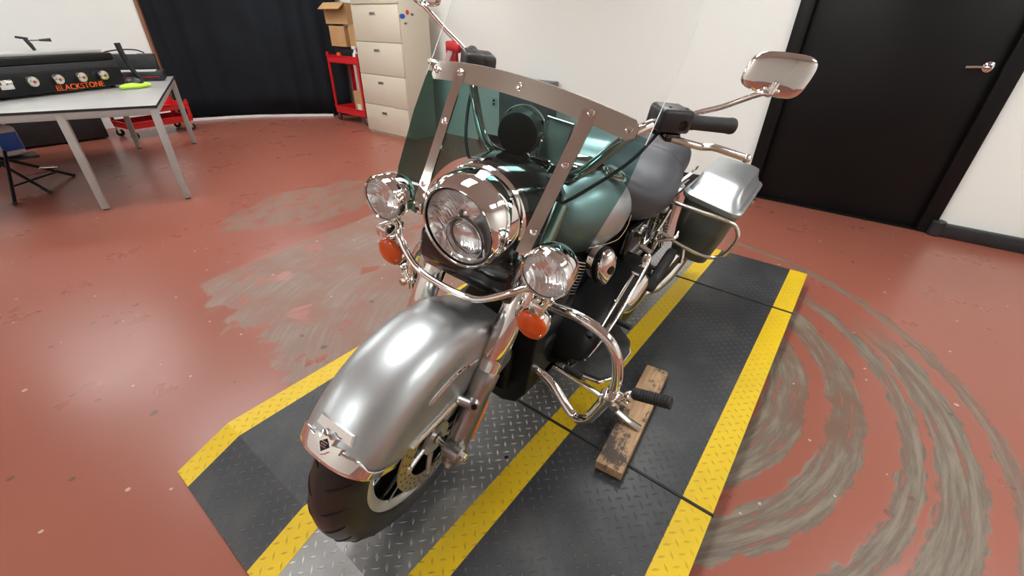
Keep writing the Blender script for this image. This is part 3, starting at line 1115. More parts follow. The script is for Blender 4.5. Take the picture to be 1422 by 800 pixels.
# ---- handlebar
bar = [(-0.56, 0, 0.935), (-0.545, 0.055, 0.935), (-0.50, 0.105, 0.945), (-0.495, 0.15, 0.975), (-0.53, 0.215, 1.065), (-0.575, 0.255, 1.105), (-0.64, 0.285, 1.110), (-0.70, 0.325, 1.110), (-0.78, 0.412, 1.112)]
full = [(x, -y, z) for x, y, z in bar[:0:-1]] + bar
mb = MB()
mb.tube(full, 0.0127, seg=16, smooth=5)
hb = mb.build('handlebar', CHROME, bike, pre=S)
mb = MB()
for s in (-1, 1):
    mb.cyl((-0.535, s * 0.05, 0.86), (-0.553, s * 0.05, 0.925), 0.018, 0.020)
    mb.box((-0.553, s * 0.05, 0.937), (0.045, 0.034, 0.034), bevel=0.008)
mb.build('riser', CHROME, bike, pre=S)
for s in (1, -1):
    nm = 'left' if s > 0 else 'right'
    g0, g1 = Vector((-0.694, s * 0.318, 1.110)), Vector((-0.780, s * 0.412, 1.112))
    d = (g1 - g0)
    L = d.length
    dn_ = d.normalized()
    mb = MB()
    mb.lathe([(0.0175, -0.005), (0.0185, 0.0), (0.0185, 0.012), (0.0175, 0.016), (0.0180, L * 0.5), (0.0190, L * 0.85), (0.0205, L - 0.006), (0.0190, L), (0.0, L + 0.001)], g0, dn_, 28)
    mb.build('grip', RUBBER, hb, pre=S)
    # switch housing
    hc = Vector((-0.645, s * 0.272, 1.108))
    xa = dn_
    za = Vector((0, 0, 1))
    ya = za.cross(xa).normalized()
    za = xa.cross(ya)
    m3 = Matrix((xa, ya, za)).transposed()
    mb = MB()
    mb.box(hc + Vector((0, 0, 0.004)), (0.082, 0.058, 0.068), rot=m3, bevel=0.013, seg=3)
    fwd = -ya if (-ya).x > 0 else ya
    mb.box(hc + fwd * 0.035 + Vector((0, 0, 0.014)) - xa * 0.008, (0.084, 0.056, 0.052), rot=m3, bevel=0.010, seg=3)
    sw = mb.build('switch_housing', PLAST, hb, pre=S)
    mb = MB()
    mb.box(hc + fwd * 0.036 + Vector((0, 0, 0.036)), (0.060, 0.040, 0.008), rot=m3, bevel=0.003)
    mb.build('housing_cap', PLAST, sw, pre=S)
    for q in (-0.022, 0.022):
        mb = MB()
        mb.cyl(hc + fwd * 0.036 + xa * q + Vector((0, 0, 0.039)), hc + fwd * 0.036 + xa * q + Vector((0, 0, 0.042)), 0.004, seg=10)
        mb.build('screw', BLACKG, sw, pre=S)
    mb = MB()
    mb.cyl(hc + fwd * 0.060 + xa * 0.01 + Vector((0, 0, 0.008)), hc + fwd * 0.063 + xa * 0.01 + Vector((0, 0, 0.008)), 0.012, seg=20)
    mb.build('round_boss', BLACKG, sw, pre=S)
    # lever and perch
    mb = MB()
    l0 = hc + fwd * 0.052 + xa * 0.005 + Vector((0, 0, -0.026))
    le = Vector((-0.665, s * 0.477, 1.075)) if s > 0 else Vector((-0.661, s * 0.478, 1.077))
    dl = (le - l0)
    lp_ = [l0 - dl * 0.02, l0 + dl * 0.16 + fwd * 0.006, l0 + dl * 0.38 + Vector((-0.004, 0, -0.002)), l0 + dl * 0.55 + Vector((0.006, 0, 0.006)), l0 + dl * 0.80 + Vector((0.006, 0, 0.004)), le]
    pts = spline([Vector(p) for p in lp_], 5)
    rs = []
    for i, p in enumerate(pts):
        tq = i / (len(pts) - 1)
        t_ = (pts[min(i + 1, len(pts) - 1)] - pts[max(i - 1, 0)]).normalized()
        upv = Vector((0, 0, 1))
        sd = t_.cross(upv).normalized()
        uq = sd.cross(t_)
        w_ = 0.011 * (1 - 0.35 * tq)
        hh = 0.0045
        rs.append([p + sd * w_ * math.cos(2 * PI * k / 12) + uq * (hh + 0.004) * math.sin(2 * PI * k / 12) for k in range(12)])
    mb.rings(rs)
    mb.ell(le, (0.0105, 0.0105, 0.0105))
    mb.build('lever', STEEL, hb, pre=S)
    mb = MB()
    mb.box(hc + fwd * 0.040 + Vector((0, 0, -0.024)), (0.040, 0.038, 0.020), rot=m3, bevel=0.006)
    mb.build('lever_perch', BLACKG, hb, pre=S)
    # mirror
    b0 = hc + fwd * 0.040 + xa * 0.028 + Vector((0, 0, 0.004))
    el = Vector((-0.600, s * 0.463, 1.222)) if s > 0 else Vector((-0.600, s * 0.474, 1.229))
    mb = MB()
    mb.tube([b0, b0 + Vector((0.006, 0.0, 0.016)), b0 + Vector((0.008, s * 0.018, 0.035)), b0.lerp(el, 0.45) + Vector((0, 0, 0.012)), el + Vector((0, -s * 0.018, -0.004)), el, el + Vector((-0.004, s * 0.003, 0.022))], 0.0060, seg=12, smooth=5)
    st = mb.build('mirror_stem', CHROME, hb, pre=S)
    mc = el + Vector((-0.010, -s * 0.002, 0.036))
    # shell: rounded trapezoid, shallow
    nrm = Vector((0.95, s * 0.22, 0.02)).normalized()
    right = Vector((0, 0, 1)).cross(nrm).normalized() * 1
    upm = nrm.cross(right)
    def mring(sc, off, sh_=1.0):
        out = []
        N_ = 48
        for k in range(N_):
            t = 2 * PI * k / N_
            cx_ = math.copysign(abs(math.cos(t)) ** 0.55, math.cos(t))
            cz_ = math.copysign(abs(math.sin(t)) ** 0.55, math.sin(t))
            yy = cx_ * (0.062 + 0.0 * cz_) * sc
            zz = (cz_ * (0.040 + 0.004 * cx_ * s) + 0.004 * (cx_ * cx_) * 0) * sc
            yy += 0.006 * s * cz_ * sc
            out.append(mc + right * yy + upm * zz + nrm * off)
        return out
    mb = MB()
    mb.rings([mring(0.97, -0.016), mring(1.0, -0.014), mring(1.0, -0.004), mring(0.97, 0.0), mring(0.93, 0.0016), mring(0.72, 0.0032), mring(0.45, 0.0042), mring(0.18, 0.0046)])
    mr = mb.build('mirror', CHROME, hb, pre=S)
    mb = MB()
    mb.rings([mring(0.93, -0.0165), mring(0.93, -0.0175)])
    mb.build('mirror_glass', CHROME, mr, pre=S)
    mb = MB()
    for q in (-1, 1):
        mb.ell(mc - upm * 0.030 + right * q * 0.012 + nrm * 0.004, 0.005, seg=10)
    mb.cyl(mc - upm * 0.036 + nrm * 0.010, mc - upm * 0.022 + nrm * 0.010, 0.006)
    mb.build('mirror_nut', CHROME, mr, pre=S)
    # cable from the housing down to the neck
    mb = MB()
    mb.tube([hc + Vector((0.03, 0, -0.02)), hc + Vector((0.10, -s * 0.03, -0.09)), (-0.46, s * 0.175, 0.94), (-0.44, s * 0.10, 0.86), (-0.46, s * 0.06, 0.78)], 0.0045, seg=8, smooth=6)
    mb.build('control_cable', RUBBER, hb, pre=S)
# red lock-out tag wrapped round the right hand lever
tg = MB()
tg.box((-0.628, -0.372, 1.118), (0.012, 0.040, 0.075), rot=Matrix.Rotation(R(10), 3, 'X'), bevel=0.005)
tg.box((-0.622, -0.364, 1.142), (0.020, 0.050, 0.026), bevel=0.008)
tgo = tg.build('warning_tag', REDTAG, bike, pre=S)
mb = MB()
mb.box((-0.620, -0.378, 1.112), (0.010, 0.018, 0.05), rot=Matrix.Rotation(R(-20), 3, 'X'), bevel=0.002)
mb.build('tag_label', PINK, tgo, pre=S)

# ---- gauge pod and plate behind the shield
mb = MB()
gc = Vector((-0.515, -0.050, 1.012))
ga = Vector((0.86, 0.25, 0.05)).normalized()
mb.lathe([(0.0, 0.038), (0.046, 0.038), (0.052, 0.034), (0.055, 0.0), (0.056, -0.028), (0.0, -0.028)], gc, ga, 48)
gp = mb.build('gauge', PLAST, bike, pre=S)
mb = MB()
mb.lathe([(0.056, -0.018), (0.061, -0.020), (0.063, -0.032), (0.060, -0.042), (0.052, -0.044), (0.050, -0.03)], gc, ga, 48, cap=False)
mb.build('chrome_bezel', CHROME, gp, pre=S)
mb = MB()
mb.tube([gc - Vector((0.0, 0, 0.045)), (-0.54, -0.01, 0.92)], 0.012)
mb.build('gauge_bracket', BLACKM, gp, pre=S)
mb = MB()
mb.box((-0.57, 0.030, 1.000), (0.012, 0.072, 0.105), rot=Matrix.Rotation(R(-14), 3, 'Y'), bevel=0.005)
hd = mb.build('handlebar_clamp_cover', TABLEG, bike, pre=S)
mb = MB()
rm = Matrix.Rotation(R(-14), 3, 'Y')
cpt = [Vector((-0.57, 0.030, 1.000)) + rm @ Vector((0.007, a_, b_)) for a_, b_ in ((-0.037, -0.053), (-0.037, 0.053), (0.037, 0.053), (0.037, -0.053))]
mb.tube(cpt, 0.0035, seg=8, closed=True)
mb.build('chrome_edging', CHROME, hd, pre=S)

# ---- fuel tank
def tsec(x, hw_, z0, z1, p=2.6, n=40, ybase=0.0):
    out = []
    zc, hz_ = (z0 + z1) / 2, (z1 - z0) / 2
    for k in range(n):
        t = 2 * PI * k / n
        c_, s_ = math.cos(t), math.sin(t)
        y = hw_ * math.copysign(abs(c_) ** (2 / p), c_)
        z = hz_ * math.copysign(abs(s_) ** (2 / (p - 0.35)), s_)
        yy = y * (1 - 0.10 * (z / hz_)) if z > 0 else y
        out.append(Vector((x, yy, zc + z)))
    return out
mb = MB()
mb.rings([tsec(-0.590, 0.050, 0.715, 0.790), tsec(-0.605, 0.080, 0.680, 0.820), tsec(-0.65, 0.118, 0.640, 0.855), tsec(-0.72, 0.150, 0.610, 0.875), tsec(-0.80, 0.168, 0.600, 0.878), tsec(-0.87, 0.170, 0.605, 0.865), tsec(-0.94, 0.156, 0.625, 0.842), tsec(-1.00, 0.128, 0.655, 0.812), tsec(-1.04, 0.095, 0.675, 0.785), tsec(-1.06, 0.05, 0.70, 0.76)])
tk = mb.build('fuel_tank', SILVER, bike, sharp=60)
for s in (-1, 1):
    mb = MB()
    pts = []
    for k in range(15):
        x = -0.66 - 0.34 * k / 14
        hw_ = 0.120 + 0.052 * math.sin(PI * min(1, max(0, (-(x) - 0.60) / 0.46)))
        pts.append((x, s * (hw_ + 0.003), 0.672 + 0.02 * abs(k - 7) / 7))
    mb.tube(pts, 0.0012, seg=5)
    mb.build('pinstripe', PIN, tk)
mb = MB()
mb.rings([[Vector((x, y, z)) for y, z in ((-w_, zz - 0.02), (-w_, zz), (-w_ * 0.8, zz + 0.010), (w_ * 0.8, zz + 0.010), (w_, zz), (w_, zz - 0.02))] for x, w_, zz in ((-0.66, 0.030, 0.868), (-0.74, 0.045, 0.884), (-0.86, 0.045, 0.878), (-0.98, 0.036, 0.83), (-1.05, 0.028, 0.79))])
cn = mb.build('tank_console', BLACKG, tk, bevel=0.004)
mb = MB()
mb.lathe([(0.052, 0.0), (0.054, 0.012), (0.050, 0.018), (0.046, 0.016)], (-0.79, 0, 0.882), Vector((0.05, 0, 1)), 40)
mb.build('speedometer', CHROME, tk)
for s in (-1, 1):
    mb = MB()
    mb.lathe([(0.034, -0.006), (0.036, 0.006), (0.033, 0.014), (0.020, 0.017), (0.0, 0.018)], (-0.865, s * 0.088, 0.862), Vector((-0.10, s * 0.30, 1)), 32)
    mb.lathe([(0.038, -0.004), (0.044, 0.0), (0.044, 0.004), (0.038, 0.004)], (-0.865, s * 0.088, 0.860), Vector((-0.10, s * 0.30, 1)), 32)
    mb.build('fuel_cap', CHROME, tk)

# ---- seat
def ssec(x, hw_, z0, z1, p=2.7, dish=0.0, n=48):
    out = []
    zc, hz_ = (z0 + z1) / 2, (z1 - z0) / 2
    for k in range(n):
        t = 2 * PI * k / n
        c_, s_ = math.cos(t), math.sin(t)
        y = hw_ * math.copysign(abs(c_) ** (2 / p), c_)
        z = hz_ * math.copysign(abs(s_) ** (2 / p), s_)
        if z > 0:
            z -= dish * (1 - (y / hw_) ** 2)
        out.append(Vector((x, y, zc + z)))
    return out
mb = MB()
mb.rings([ssec(-0.985, 0.04, 0.70, 0.775), ssec(-1.0, 0.075, 0.665, 0.805), ssec(-1.04, 0.105, 0.63, 0.812), ssec(-1.10, 0.140, 0.60, 0.790), ssec(-1.17, 0.172, 0.585, 0.770, dish=0.006), ssec(-1.25, 0.195, 0.585, 0.762, dish=0.01), ssec(-1.33, 0.202, 0.59, 0.775, dish=0.01), ssec(-1.385, 0.198, 0.60, 0.808, dish=0.006), ssec(-1.42, 0.190, 0.61, 0.830), ssec(-1.445, 0.17, 0.62, 0.835), ssec(-1.46, 0.14, 0.63, 0.825)])
st_ = mb.build('rider_seat', VINYL, bike, sharp=70, subsurf=1)
mb = MB()
mb.rings([ssec(-1.445, 0.12, 0.66, 0.812), ssec(-1.47, 0.150, 0.655, 0.828), ssec(-1.55, 0.158, 0.655, 0.836), ssec(-1.65, 0.150, 0.665, 0.838), ssec(-1.73, 0.125, 0.685, 0.825), ssec(-1.765, 0.08, 0.705, 0.79)])
mb.build('pillion_seat', VINYL, bike, sharp=70, subsurf=1)
mb = MB()
mb.tube([(-1.345, -0.17, 0.745), (-1.355, -0.10, 0.768), (-1.36, 0, 0.766), (-1.355, 0.10, 0.768), (-1.345, 0.17, 0.745)], 0.0028, seg=6, smooth=5)
mb.build('seat_seam', PLAST, st_)

# ---- frame, engine
mb = MB()
for s in (-1, 1):
    mb.tube([(-0.50, s * 0.03, 0.80), (-0.46, s * 0.055, 0.66), (-0.47, s * 0.085, 0.35), (-0.53, s * 0.10, 0.18), (-0.66, s * 0.11, 0.135), (-1.20, s * 0.12, 0.15), (-1.30, s * 0.12, 0.25), (-1.36, s * 0.11, 0.58)], 0.0165, seg=12, smooth=5)
    mb.tube([(-0.52, s * 0.03, 0.80), (-0.75, s * 0.05, 0.68), (-1.10, s * 0.07, 0.60), (-1.40, s * 0.12, 0.58), (-1.85, s * 0.14, 0.60)], 0.015, seg=12, smooth=5)
mb.cyl((-0.46, 0, 0.70), (-0.545, 0, 0.87), 0.034)
mb.build('frame', BLACKG, bike)
mb = MB()
mb.cyl((-0.455, 0, 0.66), (-0.44, 0, 0.635), 0.03)
for s in (-1, 1):
    pass
mb.box((-0.325, 0, 0.715), (0.085, 0.300, 0.040), rot=Matrix.Rotation(R(26), 3, 'Y'), bevel=0.012)
mb.build('lower_triple_clamp', BLACKG, bike, pre=S)
# front down-tube cover: voltage regulator and oil cooler block between the tubes
mb = MB()
mb.rings([[Vector((x, y, z)) for y, z in ((-0.06, 0.125), (0.06, 0.125), (0.115, 0.155), (0.145, 0.22), (0.145, 0.50), (0.09, 0.60), (-0.09, 0.60), (-0.145, 0.50), (-0.145, 0.22))] for x in (-0.50, -0.425)])
mb.box((-0.405, 0, 0.30), (0.035, 0.165, 0.17), bevel=0.008)
cl = mb.build('oil_cooler', BLACKM, bike, bevel=0.012)
mb = MB()
for k in range(14):
    mb.box((-0.384, 0, 0.232 + k * 0.0105), (0.008, 0.150, 0.003))
mb.build('cooling_fin', BLACKM, cl)
mb = MB()
mb.box((-0.82, 0.0, 0.285), (0.56, 0.22, 0.22), bevel=0.04, seg=3)
mb.cyl((-0.60, -0.12, 0.26), (-0.60, 0.12, 0.26), 0.085, bev=0.01)
mb.box((-0.55, 0.0, 0.19), (0.18, 0.20, 0.13), bevel=0.03, seg=3)
eng = mb.build('crankcase', BLACKM, bike)
for xb, tilt in ((-0.74, -22.5), (-0.82, 22.5)):
    m3 = Matrix.Rotation(R(-tilt), 3, 'Y')
    o = Vector((-0.78, 0, 0.33))
    up_ = m3 @ Vector((0, 0, 1))
    mb = MB()
    cyl0 = o + up_ * 0.05
    mb.cyl(cyl0, o + up_ * 0.24, 0.052)
    for k in range(11):
        p = o + up_ * (0.075 + 0.0125 * k)
        mb.cyl(p, p + up_ * 0.0035, 0.078, seg=32)
    cyo = mb.build('cylinder', BLACKM, bike)
    mb = MB()
    for k in range(11):
        p = o + up_ * (0.0745 + 0.0125 * k)
        mb.lathe([(0.0784, 0.0), (0.0788, 0.0022), (0.0784, 0.0044), (0.0775, 0.0022), (0.0784, 0.0)], p, up_, 32, cap=False)
    mb.build('fin_edge', MACH, cyo)
    mb = MB()
    mb.box(o + up_ * 0.245, (0.13, 0.15, 0.05), rot=m3, bevel=0.015, seg=3)
    mb.build('cylinder_head', BLACKM, bike)
    mb = MB()
    mb.box(o + up_ * 0.285, (0.115, 0.15, 0.035), rot=m3, bevel=0.014, seg=3)
    mb.build('rocker_cover', CHROME, bike)
# horn with chrome cover on the left, between the cylinders
mb = MB()
hc = Vector((-0.725, 0.175, 0.615))
hx = Vector((0.30, 0.90, 0.10)).normalized()
def hring(sy, sz, off):
    out = []
    a_ = hx.cross(Vector((0, 0, 1))).normalized()
    b_ = a_.cross(hx).normalized()
    b_ = -b_ if b_.z < 0 else b_
    for k in range(36):
        t = 2 * PI * k / 36
        z = math.sin(t)
        wv = 1.0 if z > 0 else 1.0 - 0.35 * (-z) ** 1.5
        out.append(hc + a_ * sy * math.cos(t) * wv + b_ * sz * z + hx * off)
    return out
mb.rings([hring(0.040, 0.060, -0.03), hring(0.044, 0.066, 0.0), hring(0.043, 0.065, 0.020), hring(0.036, 0.055, 0.034), hring(0.020, 0.035, 0.042), hring(0.004, 0.006, 0.044)])
hn = mb.build('horn_cover', CHROME, bike, sharp=60)
mb = MB()
mb.rings([[p + hx * 0.0 for p in [hc + (q - hc) * 1.03 for q in hring(0.0445, 0.0665, 0.0 + dz_)]] for dz_ in (0.0, 0.018)])
mb.rings([hring(0.016, 0.016, 0.043), hring(0.014, 0.014, 0.0465)])
mb.build('horn_band', BLACKM, hn)
mb = MB()
mb.tube([hc - hx * 0.02, (-0.77, 0.08, 0.60)], 0.012)
mb.build('horn_bracket', BLACKM, hn)
# primary cover
def stadium(x0, z0, r0, x1, z1, r1, y, n=16):
    d = Vector((x1 - x0, 0, z1 - z0))
    a_ = math.atan2(d.z, d.x)
    pts = []
    for k in range(n + 1):
        t = a_ + PI / 2 + PI * k / n
        pts.append(Vector((x0 + r0 * math.cos(t), y, z0 + r0 * math.sin(t))))
    for k in range(n + 1):
        t = a_ - PI / 2 + PI * k / n
        pts.append(Vector((x1 + r1 * math.cos(t), y, z1 + r1 * math.sin(t))))
    return pts
mb = MB()
PA = (-1.13, 0.315, -0.72, 0.275)
def prim(y, g):
    return stadium(PA[0], PA[1], 0.150 - g, PA[2], PA[3], 0.098 - g, y)
mb.rings([prim(0.08, 0), prim(0.195, 0.0), prim(0.222, 0.006), prim(0.236, 0.020), prim(0.240, 0.035)])
pc = mb.build('primary_cover', BLACKM, bike, sharp=50)
mb = MB()
pl_ = [(-1.205, 0.330), (-1.19, 0.385), (-1.13, 0.408), (-1.00, 0.378), (-0.965, 0.36), (-0.965, 0.315), (-1.00, 0.285), (-1.14, 0.262), (-1.19, 0.282)]
def plr(y, k):
    c_ = Vector((-1.09, 0, 0.335))
    return [c_ + (Vector((x, 0, z)) - c_) * k + YV * y for x, z in pl_]
mb.rings([plr(0.225, 1.08), plr(0.240, 1.06), plr(0.255, 0.86), plr(0.264, 0.6), plr(0.267, 0.3)])
mb.build('derby_cover', CHROME, pc, sharp=25)
mb = MB()
mb.box((-0.925, 0.243, 0.325), (0.020, 0.012, 0.055), bevel=0.003)
mb.build('cover_badge', DISC, pc)
mb = MB()
for x, z in ((-1.24, 0.29), (-1.22, 0.41), (-1.05, 0.445), (-0.88, 0.40), (-0.68, 0.355), (-0.65, 0.25), (-0.80, 0.215), (-1.0, 0.225)):
    mb.cyl((x, 0.20, z), (x, 0.232, z), 0.007, seg=8)
mb.build('cover_bolt', CHROME, pc)
# shift linkage and heel-toe shifter
mb = MB()
mb.tube([(-0.665, 0.235, 0.255), (-0.69, 0.250, 0.310), (-0.80, 0.262, 0.390), (-1.02, 0.255, 0.520), (-1.045, 0.24, 0.555)], 0.0055, seg=10, smooth=3)
mb.tube([(-1.055, 0.20, 0.565), (-1.045, 0.25, 0.555)], 0.012, seg=10)
mb.box((-1.02, 0.24, 0.530), (0.03, 0.02, 0.05), rot=Matrix.Rotation(R(-30), 3, 'Y'), bevel=0.004)
mb.tube([(-0.700, 0.232, 0.330), (-0.98, 0.225, 0.478)], 0.006, seg=10)
mb.build('shift_linkage', CHROME, bike)
mb = MB()
mb.tube([(-0.475, 0.235, 0.375), (-0.52, 0.225, 0.325), (-0.60, 0.220, 0.280), (-0.68, 0.222, 0.262), (-0.78, 0.236, 0.30), (-0.850, 0.250, 0.345)], 0.007, seg=10, smooth=4)
mb.cyl((-0.65, 0.20, 0.265), (-0.65, 0.245, 0.265), 0.016)
sf = mb.build('shift_lever', CHROME, bike)
for p in ((-0.475, 0.235, 0.375), (-0.850, 0.250, 0.345)):
    mb = MB()
    mb.cyl(p, (p[0], p[1] + 0.062, p[2]), 0.0115, bev=0.003)
    mb.build('shift_peg', RUBBER, sf)
# footboards
for s in (1, -1):
    mb = MB()
    out = [(-0.575, 0.215), (-0.60, 0.325), (-0.64, 0.350), (-0.80, 0.352), (-0.86, 0.325), (-0.905, 0.26), (-0.90, 0.205), (-0.86, 0.19), (-0.62, 0.185)]
    if s < 0:
        out = [(x, y + 0.0) for x, y in out]
    def fr(k, z):
        return [Vector((-0.74 + (x + 0.74) * k, s * (0.27 + (y - 0.27) * k), z - 0.05 * (x + 0.74))) for x, y in out]
    mb.rings([fr(0.97, 0.262), fr(1.0, 0.266), fr(1.0, 0.274), fr(0.98, 0.277)])
    fb = mb.build('footboard', CHROME, bike, bevel=0.003)
    mb = MB()
    mb.rings([fr(0.95, 0.276), fr(0.95, 0.282), fr(0.93, 0.285)])
    mb.build('footboard_pad', RUBBER, fb, bevel=0.003)
    mb = MB()
    mb.tube([(-0.62, s * 0.11, 0.22), (-0.64, s * 0.20, 0.255)], 0.012)
    mb.tube([(-0.84, s * 0.11, 0.22), (-0.84, s * 0.20, 0.265)], 0.012)
    mb.build('footboard_bracket', BLACKM, fb)
# rear brake pedal on the right
mb = MB()
mb.tube([(-0.66, -0.22, 0.25), (-0.56, -0.225, 0.275), (-0.49, -0.235, 0.34)], 0.009, smooth=4)
bp = mb.build('brake_pedal', BLACKM, bike)
mb = MB()
mb.box((-0.48, -0.245, 0.352), (0.075, 0.05, 0.016), rot=Matrix.Rotation(R(-25), 3, 'Y'), bevel=0.005)
mb.build('pedal_pad', RUBBER, bp)

# ---- engine guard
eg = [(0.040, 0.585, -0.44), (0.163, 0.590, -0.45), (0.237, 0.600, -0.45), (0.318, 0.588, -0.45), (0.368, 0.553, -0.45), (0.395, 0.490, -0.45), (0.402, 0.42, -0.45), (0.384, 0.330, -0.45), (0.362, 0.258, -0.45), (0.325, 0.228, -0.45), (0.278, 0.242, -0.46), (0.200, 0.285, -0.475), (0.120, 0.30, -0.475), (0.09, 0.29, -0.475)]
mb = MB()
for s in (1, -1):
    mb.tube([(x, s * y, z) for y, z, x in eg], 0.0158, seg=18, smooth=6)
mb.build('engine_guard', CHROME, bike)
# highway pegs
for s in (1, -1):
    p0 = Vector((-0.44, s * 0.398, 0.395))
    mb = MB()
    mb.cyl(p0 + Vector((0, 0, -0.014)), p0 + Vector((0, 0, 0.014)), 0.026, bev=0.003)
    mb.box(p0 + Vector((-0.012, s * 0.030, 0.006)), (0.040, 0.050, 0.020), bevel=0.006)
    mb.ell(p0 + Vector((-0.006, s * 0.052, 0.040)), (0.018, 0.018, 0.018), seg=14)
    hp_ = mb.build('highway_peg', CHROME, bike)
    a_ = Vector((-0.450, s * 0.455, 0.448))
    b_ = Vector((-0.450, s * 0.552, 0.484))
    d = (b_ - a_).normalized()
    L = (b_ - a_).length
    mb = MB()
    prof = [(0.010, -0.004), (0.0165, 0)]
    for k in range(12):
        h0 = 0.004 + k * (L - 0.012) / 12
        prof += [(0.0175, h0), (0.0175, h0 + 0.0045), (0.0155, h0 + 0.0055), (0.0155, h0 + 0.007)]
    prof += [(0.0175, L - 0.006), (0.0165, L), (0.0, L)]
    mb.lathe(prof, a_, d, 28)
    mb.build('peg_rubber', RUBBER, hp_)
    mb = MB()
    mb.tube([p0 + Vector((0, s * 0.03, 0.01)), a_], 0.009)
    mb.build('peg_arm', CHROME, hp_)
    mb = MB()
    q0 = p0 + Vector((0.014, s * 0.028, -0.002))
    mb.cyl(q0, q0 + Vector((0.014, s * 0.002, 0)), 0.013, bev=0.002)
    mb.build('clamp_washer', DISC, hp_)
# kickstand
mb = MB()
kp = [Vector((-0.62, 0.14, 0.20)), Vector((-0.63, 0.25, 0.190)), Vector((-0.645, 0.33, 0.168)), Vector((-0.653, 0.40, 0.135)), Vector((-0.657, 0.455, 0.117)), Vector((-0.658, 0.498, 0.111))]
KICK = kp
pts = spline(kp, 5)
rs = []
for i, p in enumerate(pts):
    t_ = (pts[min(i + 1, len(pts) - 1)] - pts[max(i - 1, 0)]).normalized()
    sd = t_.cross(Vector((0, 0, 1))).normalized()
    uq = sd.cross(t_)
    q = i / (len(pts) - 1)
    w_ = 0.010 + 0.007 * q
    rs.append([p + sd * w_ * math.cos(2 * PI * k / 12) + uq * (0.010 - 0.005 * q) * math.sin(2 * PI * k / 12) for k in range(12)])
mb.rings(rs)
mb.build('kickstand', STEEL, bike)

# ---- side covers, battery box, shocks
for s in (1, -1):
    mb = MB()
    mb.rings([[Vector((x, s * (0.12 + o_), z)) for x, z in ((-1.08, 0.60), (-1.34, 0.60), (-1.37, 0.50), (-1.32, 0.40), (-1.14, 0.40), (-1.07, 0.48))] for o_ in (0, 0.03)])
    mb.build('side_cover', BLACKG, bike, bevel=0.012)
mb = MB()
mb.box((-1.22, 0, 0.49), (0.26, 0.22, 0.22), bevel=0.02)
mb.box((-1.30, 0, 0.30), (0.20, 0.20, 0.20), bevel=0.03)
mb.build('battery_box', BLACKM, bike)
for s in (1, -1):
    mb = MB()
    mb.tube([(-1.42, s * 0.165, 0.56), (-1.56, s * 0.165, 0.36)], 0.020)
    for k in range(8):
        p = Vector((-1.43, s * 0.165, 0.545)).lerp(Vector((-1.53, s * 0.165, 0.40)), k / 7)
        mb.lathe([(0.028, -0.004), (0.032, 0), (0.028, 0.004)], p, Vector((0.12, 0, -0.2)), 20)
    mb.build('shock_absorber', CHROME, bike)
    mb = MB()
    mb.tube([(-1.28, s * 0.12, 0.29), (-1.45, s * 0.14, 0.315), (-1.62, s * 0.145, 0.32)], 0.024, smooth=3)
    mb.build('swingarm', BLACKM, bike)
# passenger footboards, folded
for s in (1, -1):
    mb = MB()
    mb.rings([[Vector((x, s * yy, z)) for x, z in ((-1.16, 0.335), (-1.19, 0.39), (-1.34, 0.455), (-1.39, 0.45), (-1.385, 0.405), (-1.24, 0.325), (-1.18, 0.31))] for yy in (0.245, 0.285)])
    pf = mb.build('passenger_footboard', RUBBER, bike, bevel=0.012)
    mb = MB()
    mb.tube([(-1.27, s * 0.12, 0.36), (-1.27, s * 0.25, 0.385)], 0.012)
    mb.tube([(-1.33, s * 0.15, 0.46), (-1.36, s * 0.25, 0.50), (-1.40, s * 0.255, 0.52)], 0.008, smooth=3)
    mb.build('footboard_arm', CHROME, pf)
# rear wheel
RX = Vector((-1.66, 0, 0.3202))
rw = wheel(RX, None, 0.319, 0.078, 0.205)
brake_disc(RX, -0.085, None, rw)
mb = MB()
mb.cyl(RX - YV * 0.17, RX + YV * 0.17, 0.0125)
mb.build('rear_axle', STEEL, bike)
secs = []
for k in range(41):
    t = 30 + 165 * k / 40
    secs.append([RX + p for p in fender_sec(R(t), 0.372, 0.105, 0.06 if t > 60 else 0.03)])
mb = MB()
mb.rings(secs, closed=False)
rf = mb.build('rear_fender', SILVER, bike, solid=0.004, sharp=60)
mb = MB()
mb.rings([nring((-1.985, 0, 0.52), 0.055, 0.035, 0), nring((-2.03, 0, 0.515), 0.052, 0.032, 0)])
mb.build('tail_lamp', REDM, rf)
# exhaust mufflers
for s in (1, -1):
    mb = MB()
    mb.tube([(-1.25, s * 0.10, 0.17), (-1.32, s * 0.20, 0.185), (-1.42, s * 0.235, 0.20), (-1.55, s * 0.245, 0.205), (-2.02, s * 0.25, 0.225), (-2.05, s * 0.25, 0.226)], [0.022, 0.024, 0.034, 0.042, 0.046, 0.040], seg=24)
    mb.build('muffler', CHROME, bike)
# belt guard chrome and hardware between engine and bag
mb = MB()
mb.tube([(-1.30, 0.14, 0.44), (-1.37, 0.17, 0.50), (-1.42, 0.185, 0.60)], 0.010, smooth=3)
mb.box((-1.36, 0.18, 0.46), (0.05, 0.02, 0.09), rot=Matrix.Rotation(R(30), 3, 'Y'), bevel=0.005)
mb.build('shock_cover', CHROME, bike)
